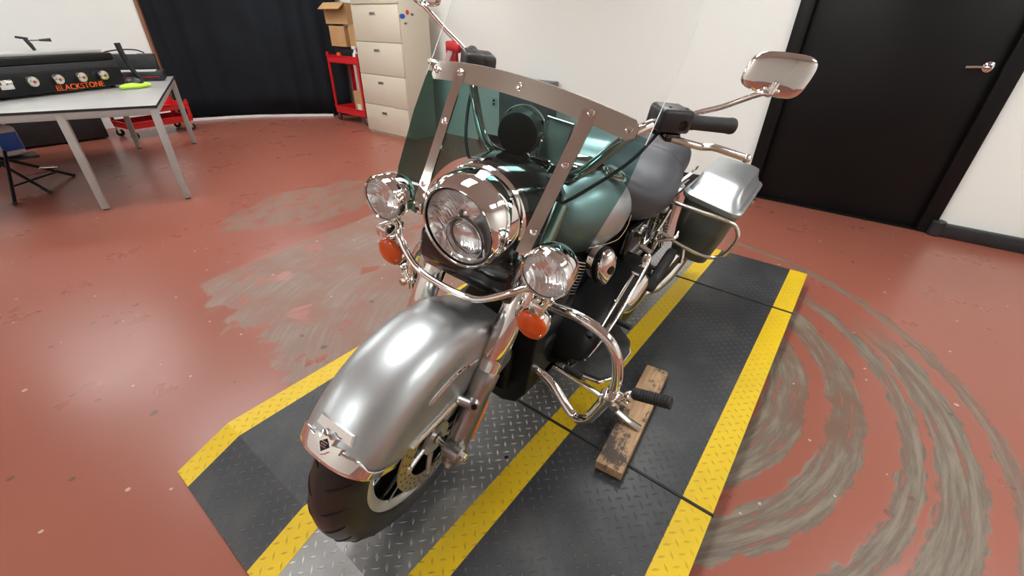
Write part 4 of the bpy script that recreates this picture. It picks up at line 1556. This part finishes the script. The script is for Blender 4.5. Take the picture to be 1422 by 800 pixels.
# ---- saddlebags with guards
def rrect(x0, x1, y0, y1, z, rad, n=6, skew=0.0):
    pts = []
    for cx_, cy_, a0 in ((x1 - rad, y1 - rad, 0), (x0 + rad, y1 - rad, 90), (x0 + rad, y0 + rad, 180), (x1 - rad, y0 + rad, 270)):
        for k in range(n + 1):
            t = R(a0 + 90 * k / n)
            x, y = cx_ + rad * math.cos(t), cy_ + rad * math.sin(t)
            pts.append((x - skew * (y1 - y) / (y1 - y0) if x > (x0 + x1) / 2 else x, y, z))
    return pts
for s in (1, -1):
    def rg(*a, **k):
        return [Vector((x, s * y, z)) for x, y, z in rrect(*a, **k)]
    mb = MB()
    mb.rings([rg(-1.88, -1.53, 0.235, 0.375, 0.350, 0.05), rg(-1.93, -1.50, 0.222, 0.395, 0.365, 0.05, skew=0.02), rg(-1.97, -1.465, 0.205, 0.425, 0.50, 0.05, skew=0.05), rg(-1.985, -1.435, 0.200, 0.440, 0.650, 0.05, skew=0.07)])
    bg = mb.build('saddlebag', BAGDK if s > 0 else BAGDK, bike, sharp=40)
    mb = MB()
    mb.rings([rg(-1.995, -1.425, 0.190, 0.452, 0.640, 0.05, skew=0.08), rg(-2.0, -1.42, 0.187, 0.457, 0.650, 0.05, skew=0.08), rg(-2.0, -1.42, 0.187, 0.457, 0.664, 0.05, skew=0.08), rg(-1.99, -1.43, 0.193, 0.450, 0.672, 0.046, skew=0.08), rg(-1.975, -1.445, 0.202, 0.438, 0.676, 0.040, skew=0.08),
              rg(-1.955, -1.485, 0.215, 0.424, 0.705, 0.035, skew=0.07), rg(-1.945, -1.545, 0.222, 0.416, 0.738, 0.03, skew=0.05), rg(-1.93, -1.575, 0.232, 0.404, 0.745, 0.03, skew=0.04), rg(-1.85, -1.64, 0.27, 0.36, 0.752, 0.03)])
    mb.build('bag_lid', SILVER, bg, sharp=28)
    mb = MB()
    mb.box((-1.72, s * 0.462, 0.640), (0.05, 0.010, 0.035), bevel=0.003)
    mb.build('bag_latch', CHROME, bg)
    mb = MB()
    lp_ = [(0.160, 0.640), (0.206, 0.645), (0.300, 0.645), (0.405, 0.646), (0.455, 0.634), (0.480, 0.600), (0.482, 0.560), (0.462, 0.50), (0.430, 0.472), (0.38, 0.466), (0.281, 0.475), (0.20, 0.495), (0.160, 0.505)]
    mb.tube([(-1.385 if y < 0.42 else -1.395, s * y, z) for y, z in lp_], 0.0085, seg=14, smooth=5)
    mb.tube([(-1.39, s * 0.30, 0.474), (-1.37, s * 0.315, 0.43), (-1.36, s * 0.32, 0.405)], 0.008, seg=10)
    mb.build('bag_guard', STEEL, bike)
# rear turn-signal bar, chrome seat hardware
mb = MB()
mb.tube([(-1.50, 0.165, 0.70), (-1.56, 0.19, 0.735), (-1.66, 0.185, 0.74), (-1.72, 0.165, 0.70)], 0.007, smooth=4)
mb.tube([(-1.46, 0.17, 0.655), (-1.50, 0.18, 0.675), (-1.56, 0.175, 0.665)], 0.009, smooth=4)
mb.build('grab_rail', CHROME, bike)
mb = MB()
mb.ell((-1.34, 0.175, 0.625), (0.03, 0.022, 0.020), seg=14)
mb.build('seat_strap_post', BRUSH, bike)
#SECTION background
# ------------------------------------------------------------------ things along the walls
def rotz(a):
    return Matrix.Rotation(a, 3, 'Z')
# filing cabinet
fc = empty('filing_cabinet', (-3.375, -4.335, 0))
tag(fc, 'tall beige metal filing cabinet with wide drawers against the back wall', 'cabinet')
mb = MB()
mb.box((-0.24, 0, 0.83), (0.44, 0.905, 1.62), bevel=0.004)
mb.box((-0.24, 0, 0.012), (0.42, 0.88, 0.024))
mb.build('body', BEIGE, fc)
zb = [0.035, 0.385, 0.755, 1.125, 1.515]
for i in range(4):
    z0, z1 = zb[i] + 0.003, zb[i + 1] - 0.003
    mb = MB()
    mb.box((-0.010, 0, (z0 + z1) / 2), (0.022, 0.897, z1 - z0), bevel=0.003)
    d = mb.build('drawer', BEIGE, fc)
    mb = MB()
    hz_ = z1 - 0.085
    mb.box((0.002, -0.035, hz_), (0.006, 0.130, 0.046), bevel=0.003)
    mb.mi = 1
    mb.box((0.0045, -0.035, hz_ - 0.002), (0.004, 0.100, 0.028), bevel=0.002)
    mb.build('recessed_handle', [BEIGE, principled('handle_steel', (0.22, 0.2, 0.2), 0.8, 0.3)], d)
mb = MB()
mb.box((-0.010, 0, 1.578), (0.022, 0.897, 0.11), bevel=0.003)
mb.build('top_panel', BEIGE, fc)
for (dx, z, sy, sz, m_) in ((-0.05, 1.40, 0.085, 0.05, BLUEP), (-0.13, 1.44, 0.05, 0.05, REDM), (-0.20, 1.42, 0.05, 0.03, DARKGREY), (-0.09, 1.33, 0.05, 0.02, DARKGREY)):
    mb = MB()
    mb.ell((0, 0, 0), (sy / 2, 0.002, sz / 2))
    o = mb.build('fridge_magnet', m_)
    o.location = (-3.375 + dx, -3.8795, z)
    tag(o, {0.085: 'blue oval magnet on the side of the beige filing cabinet', }.get(sy, 'red round magnet on the side of the beige filing cabinet' if m_ is REDM else ('dark magnet beside the red one on the filing cabinet' if sz > 0.025 else 'thin dark strip magnet below the blue one on the cabinet')), 'magnet')
# grey low cabinet behind the windshield
gc_ = empty('storage_cabinet', (-3.86, -2.36, 0))
tag(gc_, 'low dark grey metal cabinet against the wall behind the windshield', 'cabinet')
mb = MB()
mb.box((0, 0, 0.405), (0.36, 0.56, 0.81), bevel=0.005)
mb.build('body', DARKGREY, gc_)
mb = MB()
mb.box((0.185, 0, 0.40), (0.012, 0.53, 0.70), bevel=0.003)
d = mb.build('door', DARKGREY, gc_)
mb = MB()
mb.tube([(0.192, 0.20, 0.50), (0.21, 0.20, 0.51), (0.21, 0.20, 0.60), (0.192, 0.20, 0.61)], 0.005)
mb.build('handle', STEEL, d)
# curtain
cp = [Vector((-1.935, -7.455, 0)), Vector((-2.26, -7.33, 0)), Vector((-2.80, -7.08, 0)), Vector((-3.30, -6.68, 0)), Vector((-3.74, -6.27, 0)), Vector((-3.99, -6.05, 0))]
def curtain_path(n):
    sp = spline(cp, 40)
    L = [0]
    for a_, b_ in zip(sp, sp[1:]):
        L.append(L[-1] + (b_ - a_).length)
    out = []
    j = 0
    for i in range(n + 1):
        q = L[-1] * i / n
        while j < len(L) - 2 and L[j + 1] < q:
            j += 1
        t = (q - L[j]) / max(1e-6, L[j + 1] - L[j])
        p = sp[j].lerp(sp[j + 1], t)
        d = (sp[j + 1] - sp[j]).normalized()
        out.append((p, Vector((-d.y, d.x, 0)), q))
    return out
mb = MB()
path = curtain_path(260)
rs = []
for zi in range(9):
    z = 0.035 + 2.60 * zi / 8
    row = []
    for p, nn, q in path:
        a_ = 0.022 * math.sin(q * 2 * PI / 0.33 + 2.2 * math.sin(q * 3.1)) * (1.0 - 0.25 * zi / 8) + 0.03 * math.sin(q * 4 + zi * 0.15)
        row.append(p + nn * a_ + Vector((0, 0, z)))
    rs.append(row)
mb.rings(rs, closed=False)
ct = mb.build('curtain', CURT, solid=0.006, sharp=80)
tag(ct, 'long black floor length curtain hanging across the room corner', 'curtain')
mb = MB()
mb.rings([[p + nn * o_ + Vector((0, 0, z)) for o_, z in ((0.10, 0.0), (0.10, 0.03), (0.075, 0.03), (0.075, 0.0))] for p, nn, q in path[::6][:-3]] if False else [[p + nn * -0.06 + Vector((0, 0, z)) if k < 2 else p + nn * -0.045 + Vector((0, 0, z)) for k, z in enumerate((0.0, 0.034, 0.034, 0.0))] for p, nn, q in path[6:-30:6]])
struct(mb.build('curtain_gap_light', WHITEP))  # added white strip imitating light in the gap under the curtain
mb = MB()
mb.box((-1.93, YL + 0.02, 1.35), (0.05, 0.04, 2.7), bevel=0.004)
struct(mb.build('trim_2', mottled('brown_wood_trim', (0.30, 0.13, 0.07), (0.24, 0.10, 0.05), 5, 0.5)))

# utility carts (built once, copied)
def make_cart(name, W_, D_, zt, zl, depth_t=0.10):
    t = empty(name, (0, 0, 0))
    def tray(nm, z):
        mb = MB()
        mb.box((0, 0, z - depth_t + 0.004), (W_, D_, 0.006))
        for sx in (-1, 1):
            mb.box((sx * (W_ / 2 - 0.003), 0, z - depth_t / 2), (0.006, D_, depth_t))
            mb.box((sx * (W_ / 2 + 0.003), 0, z - 0.004), (0.016, D_ + 0.016, 0.010), bevel=0.003)
        for sy in (-1, 1):
            mb.box((0, sy * (D_ / 2 - 0.003), z - depth_t / 2), (W_, 0.006, depth_t))
            mb.box((0, sy * (D_ / 2 + 0.003), z - 0.004), (W_ + 0.016, 0.016, 0.010), bevel=0.003)
        return mb.build(nm, REDM, t)
    tray('top_tray', zt)
    tray('lower_tray', zl)
    for sx in (-1, 1):
        for sy in (-1, 1):
            mb = MB()
            mb.box((sx * (W_ / 2 - 0.018), sy * (D_ / 2 + 0.001), (zt + zl) / 2), (0.042, 0.004, zt - zl + 0.08))
            mb.box((sx * (W_ / 2 + 0.001), sy * (D_ / 2 - 0.018), (zt + zl) / 2), (0.004, 0.042, zt - zl + 0.08))
            mb.build('corner_post', REDM, t)
            mb = MB()
            c = Vector((sx * (W_ / 2 - 0.03), sy * (D_ / 2 - 0.03), 0.045))
            mb.cyl(c - Vector((0, 0.014, 0)), c + Vector((0, 0.014, 0)), 0.045, seg=24, bev=0.006)
            mb.mi = 1
            zb_ = zl - depth_t
            for q in (-1, 1):
                mb.box(c + Vector((0.012, q * 0.019, (zb_ - 0.045) / 2)), (0.028, 0.003, max(0.02, zb_ - 0.045) + 0.01))
            mb.build('caster', [RUBBER, STEEL], t)
    return t
c1 = make_cart('utility_cart', 0.76, 0.40, 0.915, 0.215)
c1.location = (-3.79, -5.50, 0)
c1.rotation_euler = (0, 0, PI / 2)
tag(c1, 'red steel service cart stacked with cardboard boxes beside the beige cabinet', 'cart')
c2 = make_cart('utility_cart', 0.76, 0.42, 0.36, 0.20, 0.075)
c2.location = (-1.42, -6.75, 0)
c2.rotation_euler = (0, 0, R(10))
tag(c2, 'low red steel service cart standing under and behind the grey table', 'cart')
def carton(loc, size, rz, label, group=None, flap=False, lab=False, nm='cardboard_box'):
    t = empty(nm, loc, (0, 0, rz))
    tag(t, label, 'box', group)
    X, Y, Z = size
    mb = MB()
    th = 0.006
    for s in (-1, 1):
        mb.box((s * (X / 2 - th / 2), 0, Z / 2), (th, Y, Z))
        mb.box((0, s * (Y / 2 - th / 2), Z / 2), (X - 2 * th, th, Z))
    mb.box((0, 0, th / 2), (X - 2 * th, Y - 2 * th, th))
    if not flap:
        mb.box((0, 0, Z - th / 2), (X - 2 * th, Y - 2 * th, th))
    mb.build('carton_body', CARD, t)
    if flap:
        mb = MB()
        mb.box((X / 2 + 0.05, 0, Z - 0.035), (0.13, Y * 0.95, th), rot=Matrix.Rotation(R(38), 3, 'Y'))
        mb.build('flap', CARD, t)
        mb = MB()
        mb.box((0, -Y / 2 - 0.055, Z - 0.03), (X * 0.95, 0.13, th), rot=Matrix.Rotation(R(30), 3, 'X'))
        mb.build('flap', CARD, t)
    if lab:
        mb = MB()
        mb.box((X / 2 + 0.001, 0.0, Z * 0.28), (0.002, Y * 0.45, Z * 0.40))
        mb.build('shipping_label', WHITEP, t)
    return t
# things on the cart
mb = MB()
mb.box((0, 0, 0.10), (0.24, 0.60, 0.20), bevel=0.02)
mb.box((0.122, 0, 0.13), (0.012, 0.16, 0.03), bevel=0.004)
bc_ = mb.build('tool_case', PLAST)
bc_.location = (-3.85, -5.56, 0.823)
tag(bc_, 'black plastic tool case on the top tray of the red cart beneath the boxes', 'case')
carton((-3.83, -5.66, 1.026), (0.28, 0.42, 0.255), R(-4), 'middle plain cardboard box on the black case, under the open box')
carton((-3.83, -5.30, 1.026), (0.26, 0.20, 0.275), R(3), 'narrow cardboard box squeezed between the box stack and the cabinet')
carton((-3.84, -5.62, 1.305), (0.32, 0.56, 0.25), R(-2), 'large open cardboard box with folded flaps, topmost above the red cart', flap=True)
carton((-3.75, -5.29, 0.126), (0.24, 0.26, 0.33), R(-8), 'cardboard box with white label on the lower shelf of the red cart', lab=True)
mb = MB()
mb.lathe([(0.035, 0), (0.035, 0.03), (0.03, 0.055), (0.0, 0.058)], (0, 0, 0), (0, 0, 1), 24)
oc = mb.build('orange_cup', principled('orange_plastic', (0.85, 0.13, 0.02), 0, 0.4))
oc.location = (-3.655, -5.66, 0.823)
oc.scale = (1, 1, 2.2)
tag(oc, 'small bright orange cup on the front left of the red cart tray', 'cup')
wbx = empty('spray_bottle', (-3.665, -5.26, 0.823))
tag(wbx, 'white and blue bottle on the red cart beside the cabinet', 'bottle')
mb = MB()
mb.lathe([(0.04, 0), (0.042, 0.02), (0.042, 0.12), (0.02, 0.16), (0.018, 0.18)], (0, 0, 0), (0, 0, 1), 28)
mb.box((0.0, -0.02, 0.20), (0.03, 0.09, 0.035), bevel=0.006)
mb.build('bottle_body', WHITEP, wbx)
mb = MB()
mb.lathe([(0.0425, 0.03), (0.0435, 0.032), (0.0435, 0.075), (0.0425, 0.077)], (0, 0, 0), (0, 0, 1), 28, cap=False)
mb.build('blue_label', BLUEP, wbx)

# the two tables
TU, TV = Vector((0.933, -0.36, 0)), Vector((-0.36, -0.933, 0))
C2 = Vector((-0.70, -3.625, 0))
def make_table():
    W_, L_, H_ = 1.75, 2.32, 0.755
    t = empty('work_table', (0, 0, 0))
    mb = MB()
    mb.box((W_ / 2, L_ / 2, H_ - 0.009), (W_, L_, 0.018), bevel=0.002)
    top = mb.build('tabletop', TABLETOP, t)
    mb = MB()
    for a_, b_, sx, sy in ((W_ / 2, -0.001, W_, 0.003), (W_ / 2, L_ + 0.001, W_, 0.003), (-0.001, L_ / 2, 0.003, L_), (W_ + 0.001, L_ / 2, 0.003, L_)):
        mb.box((a_, b_, H_ - 0.010), (sx, sy, 0.017))
    mb.build('edge_banding', PLAST, top)
    mb = MB()
    for a_, b_, sx, sy in ((W_ / 2, 0.025, W_ - 0.01, 0.04), (W_ / 2, L_ - 0.025, W_ - 0.01, 0.04), (0.025, L_ / 2, 0.04, L_ - 0.01), (W_ - 0.025, L_ / 2, 0.04, L_ - 0.01)):
        mb.box((a_, b_, H_ - 0.043), (sx, sy, 0.05), bevel=0.002)
    mb.build('apron_frame', TABLEG, t)
    for x, y in ((0.028, 0.028), (W_ - 0.028, 0.028), (0.028, L_ - 0.028), (W_ - 0.028, L_ - 0.028), (0.58, 0.028), (0.58, L_ - 0.028)):
        mb = MB()
        mb.box((x, y, (H_ - 0.03) / 2 + 0.005), (0.05, 0.05, H_ - 0.04), bevel=0.003)
        l_ = mb.build('leg', TABLEG, t)
        mb = MB()
        mb.cyl((x, y, 0), (x, y, 0.012), 0.022)
        mb.build('leg_foot', PLAST, l_)
    return t
def copy_tree(o, parent=None):
    c = o.copy()
    COL.objects.link(c)
    if parent:
        c.parent = parent
    for ch in [q for q in bpy.data.objects if q.parent == o]:
        copy_tree(ch, c)
    return c
tA = make_table()
# local x = TU, local y = TV : a reflected frame is avoided by building along -TV side
angT = math.atan2(TU.y, TU.x)
def place_table(t, org):
    t.location = org + TV * 2.32
    t.rotation_euler = (0, 0, angT)
place_table(tA, C2)
tag(tA, 'big grey steel work table carrying the griddle, cut by the picture edge', 'table')

# griddle
HT = 0.756
ge = Vector((-0.90, -0.44, 0)).normalized()
gn = Vector((-ge.y * -1, ge.x * -1, 0))
gn = Vector((-0.44, 0.90, 0)).normalized()
G0 = Vector((-0.02, -4.60, HT))            # front lower corner, left end in the picture
gm = Matrix((ge, -gn, Vector((0, 0, 1)))).transposed().to_4x4()     # local x along the front, y to the back
gr = empty('tabletop_griddle', G0)
GW = 0.98
def gbuild(mb, name, mat, par=gr, **k):
    return mb.build(name, mat, par, pre=gm, **k)
tag(gr, 'long black tabletop griddle with chrome knobs and orange lettering on the grey table', 'griddle')
mb = MB()
mb.box((GW / 2 - 0.15, 0.25, 0.125), (GW + 0.3, 0.46, 0.21), bevel=0.01)
gbuild(mb, 'body', PLAST)
mb = MB()
mb.box((GW / 2 - 0.15, 0.012, 0.105), (GW + 0.28, 0.03, 0.15), bevel=0.008)
pn = gbuild(mb, 'control_panel', BLACKM)
mb = MB()
mb.box((GW / 2 - 0.15, 0.26, 0.262), (GW + 0.29, 0.47, 0.06), bevel=0.015)
gbuild(mb, 'griddle_plate', BLACKM)
mb = MB()
mb.box((GW / 2 - 0.17, 0.27, 0.305), (GW + 0.20, 0.44, 0.028), bevel=0.008)
gbuild(mb, 'lid', principled('lid_grey', (0.42, 0.41, 0.40), 0.2, 0.4))
for i in range(4):
    kx = 0.20 + 0.19 * i
    mb = MB()
    mb.lathe([(0.030, 0.0), (0.036, 0.006), (0.040, 0.010), (0.041, 0.030), (0.036, 0.042), (0.020, 0.047), (0.0, 0.048)], (kx, -0.002, 0.118), (0, -1, 0), 32)
    kb = gbuild(mb, 'knob', STEEL, pn)
    mb = MB()
    mb.ell((kx, -0.050, 0.116), (0.012, 0.003, 0.012), seg=14)
    gbuild(mb, 'knob_centre', INK, pn)
mb = MB()
mb.box((0.03, -0.008, 0.11), (0.09, 0.012, 0.07), bevel=0.006)
mb.ell((0.055, -0.02, 0.125), (0.022, 0.012, 0.014), seg=14)
gbuild(mb, 'igniter_plate', CHROME, pn)
tm = gm @ Matrix.Translation((0.56, -0.006, 0.048)) @ Matrix.Rotation(PI / 2, 4, 'X')
text_mesh('BLACKSTONE', 0.062, 0.002, ORTXT, 'lettering', pn, tm @ Matrix.Scale(1.05, 4, (1, 0, 0)))
for x in (-0.2, GW - 0.08):
    for y in (0.08, 0.42):
        mb = MB()
        mb.cyl((x, y, 0.001), (x, y, 0.025), 0.02)
        gbuild(mb, 'griddle_foot', RUBBER)
# clamp arm standing on the griddle
sc_ = empty('scraper', (-0.36, -4.98, 1.079))
tag(sc_, 'small black scraper with a slim handle standing on the griddle lid', 'tool')
mb = MB()
mb.tube([(0.0, 0, 0.0), (0.012, 0, 0.045), (0.03, 0, 0.085)], [0.012, 0.016, 0.012])
mb.box((0.045, 0, 0.092), (0.075, 0.02, 0.018), rot=Matrix.Rotation(R(-10), 3, 'Y'), bevel=0.005)
mb.tube([(0.028, 0, 0.072), (-0.06, 0.0, 0.074)], 0.004)
mb.build('scraper_head', PLAST, sc_)
mb = MB()
mb.tube([(-0.055, 0, 0.074), (-0.13, 0, 0.076)], [0.008, 0.014])
mb.build('scraper_handle', PLAST, sc_)
# stand with round base on the right table
mn = empty('desk_stand', (-1.02, -5.28, HT))
tag(mn, 'black wand on a round base standing behind the lime strap', 'stand')
mb = MB()
mb.lathe([(0.075, 0), (0.078, 0.01), (0.07, 0.03), (0.045, 0.05), (0.02, 0.055)], (0, 0, 0), (0, 0, 1), 32)
mb.build('base', PLAST, mn)
mb = MB()
mb.tube([(-0.07, 0.02, 0.02), (-0.035, 0.0, 0.10), (0.0, 0, 0.20), (0.015, 0, 0.36)], [0.018, 0.020, 0.030, 0.026], smooth=3)
mb.build('wand', PLAST, mn)
# lime strap, a folded loop
mb = MB()
lp_ = [(-0.13, -0.01, 0.02), (-0.08, 0.02, 0.022), (0.0, 0.022, 0.016), (0.08, 0.03, 0.024), (0.13, 0.01, 0.02), (0.12, -0.03, 0.02), (0.03, -0.022, 0.03), (-0.06, -0.02, 0.018), (-0.12, -0.035, 0.022)]
rsx = spline([Vector(p) for p in lp_], 6, True)
mb.tube(rsx, 0.0155, seg=10, closed=True)
ls = mb.build('strap', LIME)
ls.location = (-0.92, -4.82, HT + 0.002)
ls.rotation_euler = (0, 0, R(22))
tag(ls, 'folded loop of bright lime strap lying on the grey table', 'strap')
# black case with red line at the far end of the table
ca = empty('power_station', C2 + TV * 1.98 + TU * 0.36 + Vector((0, 0, HT)), (0, 0, angT))
tag(ca, 'flat black box with red line and silver top at far table end', 'case')
mb = MB()
mb.box((0, 0, 0.045), (0.62, 0.30, 0.085), bevel=0.008)
mb.build('case_body', PLAST, ca)
mb = MB()
mb.box((-0.05, 0.151, 0.040), (0.44, 0.004, 0.006))
mb.build('red_line', REDM, ca)
mb = MB()
mb.box((0.0, 0.03, 0.091), (0.50, 0.20, 0.008), bevel=0.002)
mb.build('top_plate', principled('light_grey_metal', (0.6, 0.6, 0.58), 0.3, 0.4), ca)
cb = empty('equipment_box', C2 + TV * 2.24 + TU * 0.36 + Vector((0, 0, HT)), (0, 0, angT))
tag(cb, 'black equipment box with a cable and white label behind the silver topped box', 'case')
mb = MB()
mb.box((0, 0.02, 0.12), (0.52, 0.14, 0.235), bevel=0.01)
mb.build('case_body', PLAST, cb)
mb = MB()
mb.box((-0.04, 0.02, 0.240), (0.14, 0.10, 0.006))
mb.build('white_label', WHITEP, cb)
mb = MB()
mb.tube([(-0.18, 0.05, 0.245), (-0.12, 0.06, 0.275), (0.0, 0.06, 0.28), (0.12, 0.05, 0.265), (0.19, 0.05, 0.245)], 0.007, smooth=5)
mb.build('cable', RUBBER, cb)
# long low black chest put in to fill the dark area behind the tables
ch = empty('dark_fill_chest', (-0.06, -7.05, 0))
tag(ch, 'long low black chest put in for the dark area under and behind the tables', 'chest')
mb = MB()
mb.box((0, 0, 0.27), (1.7, 0.46, 0.50), bevel=0.012)
mb.build('chest_body', PLAST, ch)
mb = MB()
mb.box((0, 0, 0.54), (1.74, 0.50, 0.045), bevel=0.012)
mb.build('lid', PLAST, ch)
mb = MB()
mb.box((-0.35, 0.238, 0.40), (0.34, 0.01, 0.07), bevel=0.004)
mb.build('grey_handle', TABLEG, ch)
# jug under the left table
jg = empty('jug', (0.10, -5.28, 0.235), (0, 0, R(20)))
tag(jg, 'white jug with a big blue label in the black folding frame under the table', 'jug')
mb = MB()
mb.box((0, 0, 0.13), (0.20, 0.16, 0.25), bevel=0.03, seg=3)
mb.cyl((0.05, 0, 0.25), (0.05, 0, 0.285), 0.025)
mb.tube([(-0.07, 0, 0.245), (-0.06, 0, 0.285), (0.0, 0, 0.29), (0.02, 0, 0.25)], 0.012, smooth=3)
mb.build('jug_body', WHITEP, jg)
mb = MB()
mb.box((-0.01, 0.081, 0.13), (0.15, 0.003, 0.15), bevel=0.001)
mb.box((-0.1015, 0.0, 0.13), (0.003, 0.11, 0.15), bevel=0.001)
mb.build('blue_label', BLUEP, jg)
# folding camera tripod / frame lying low under the table
tr = empty('folding_stand', (0.08, -5.12, 0))
tag(tr, 'black folding stand with splayed legs on the floor under the grey table', 'stand')
mb = MB()
mb.box((0.02, -0.15, 0.222), (0.34, 0.24, 0.018), bevel=0.006)
mb.build('shelf', PLAST, tr)
ft = [(0.19, 0.62, 0.012), (-0.30, -0.03, 0.012), (-0.05, 0.45, 0.012), (0.30, -0.25, 0.012)]
tp_ = [(0.05, -0.02, 0.30), (0.16, 0.02, 0.30), (0.12, -0.05, 0.212), (0.05, -0.2, 0.212)]
for a_, b_ in zip(ft, tp_):
    mb = MB()
    mb.tube([a_, b_], 0.013)
    l_ = mb.build('leg', BLACKM, tr)
    mb = MB()
    mb.ell((a_[0], a_[1], 0.014), (0.018, 0.018, 0.014), seg=10)
    mb.build('rubber_foot', RUBBER, l_)
mb = MB()
mb.tube([(-0.20, 0.05, 0.085), (0.14, 0.40, 0.10)], 0.008)
mb.tube([(0.12, 0.02, 0.30), (0.24, -0.22, 0.42)], 0.010)
mb.build('brace', BLACKM, tr)
mb = MB()
mb.tube([(-0.22, -0.02, 0.11), (-0.10, 0.02, 0.135)], 0.012)
mb.build('chrome_clamp', CHROME, tr)
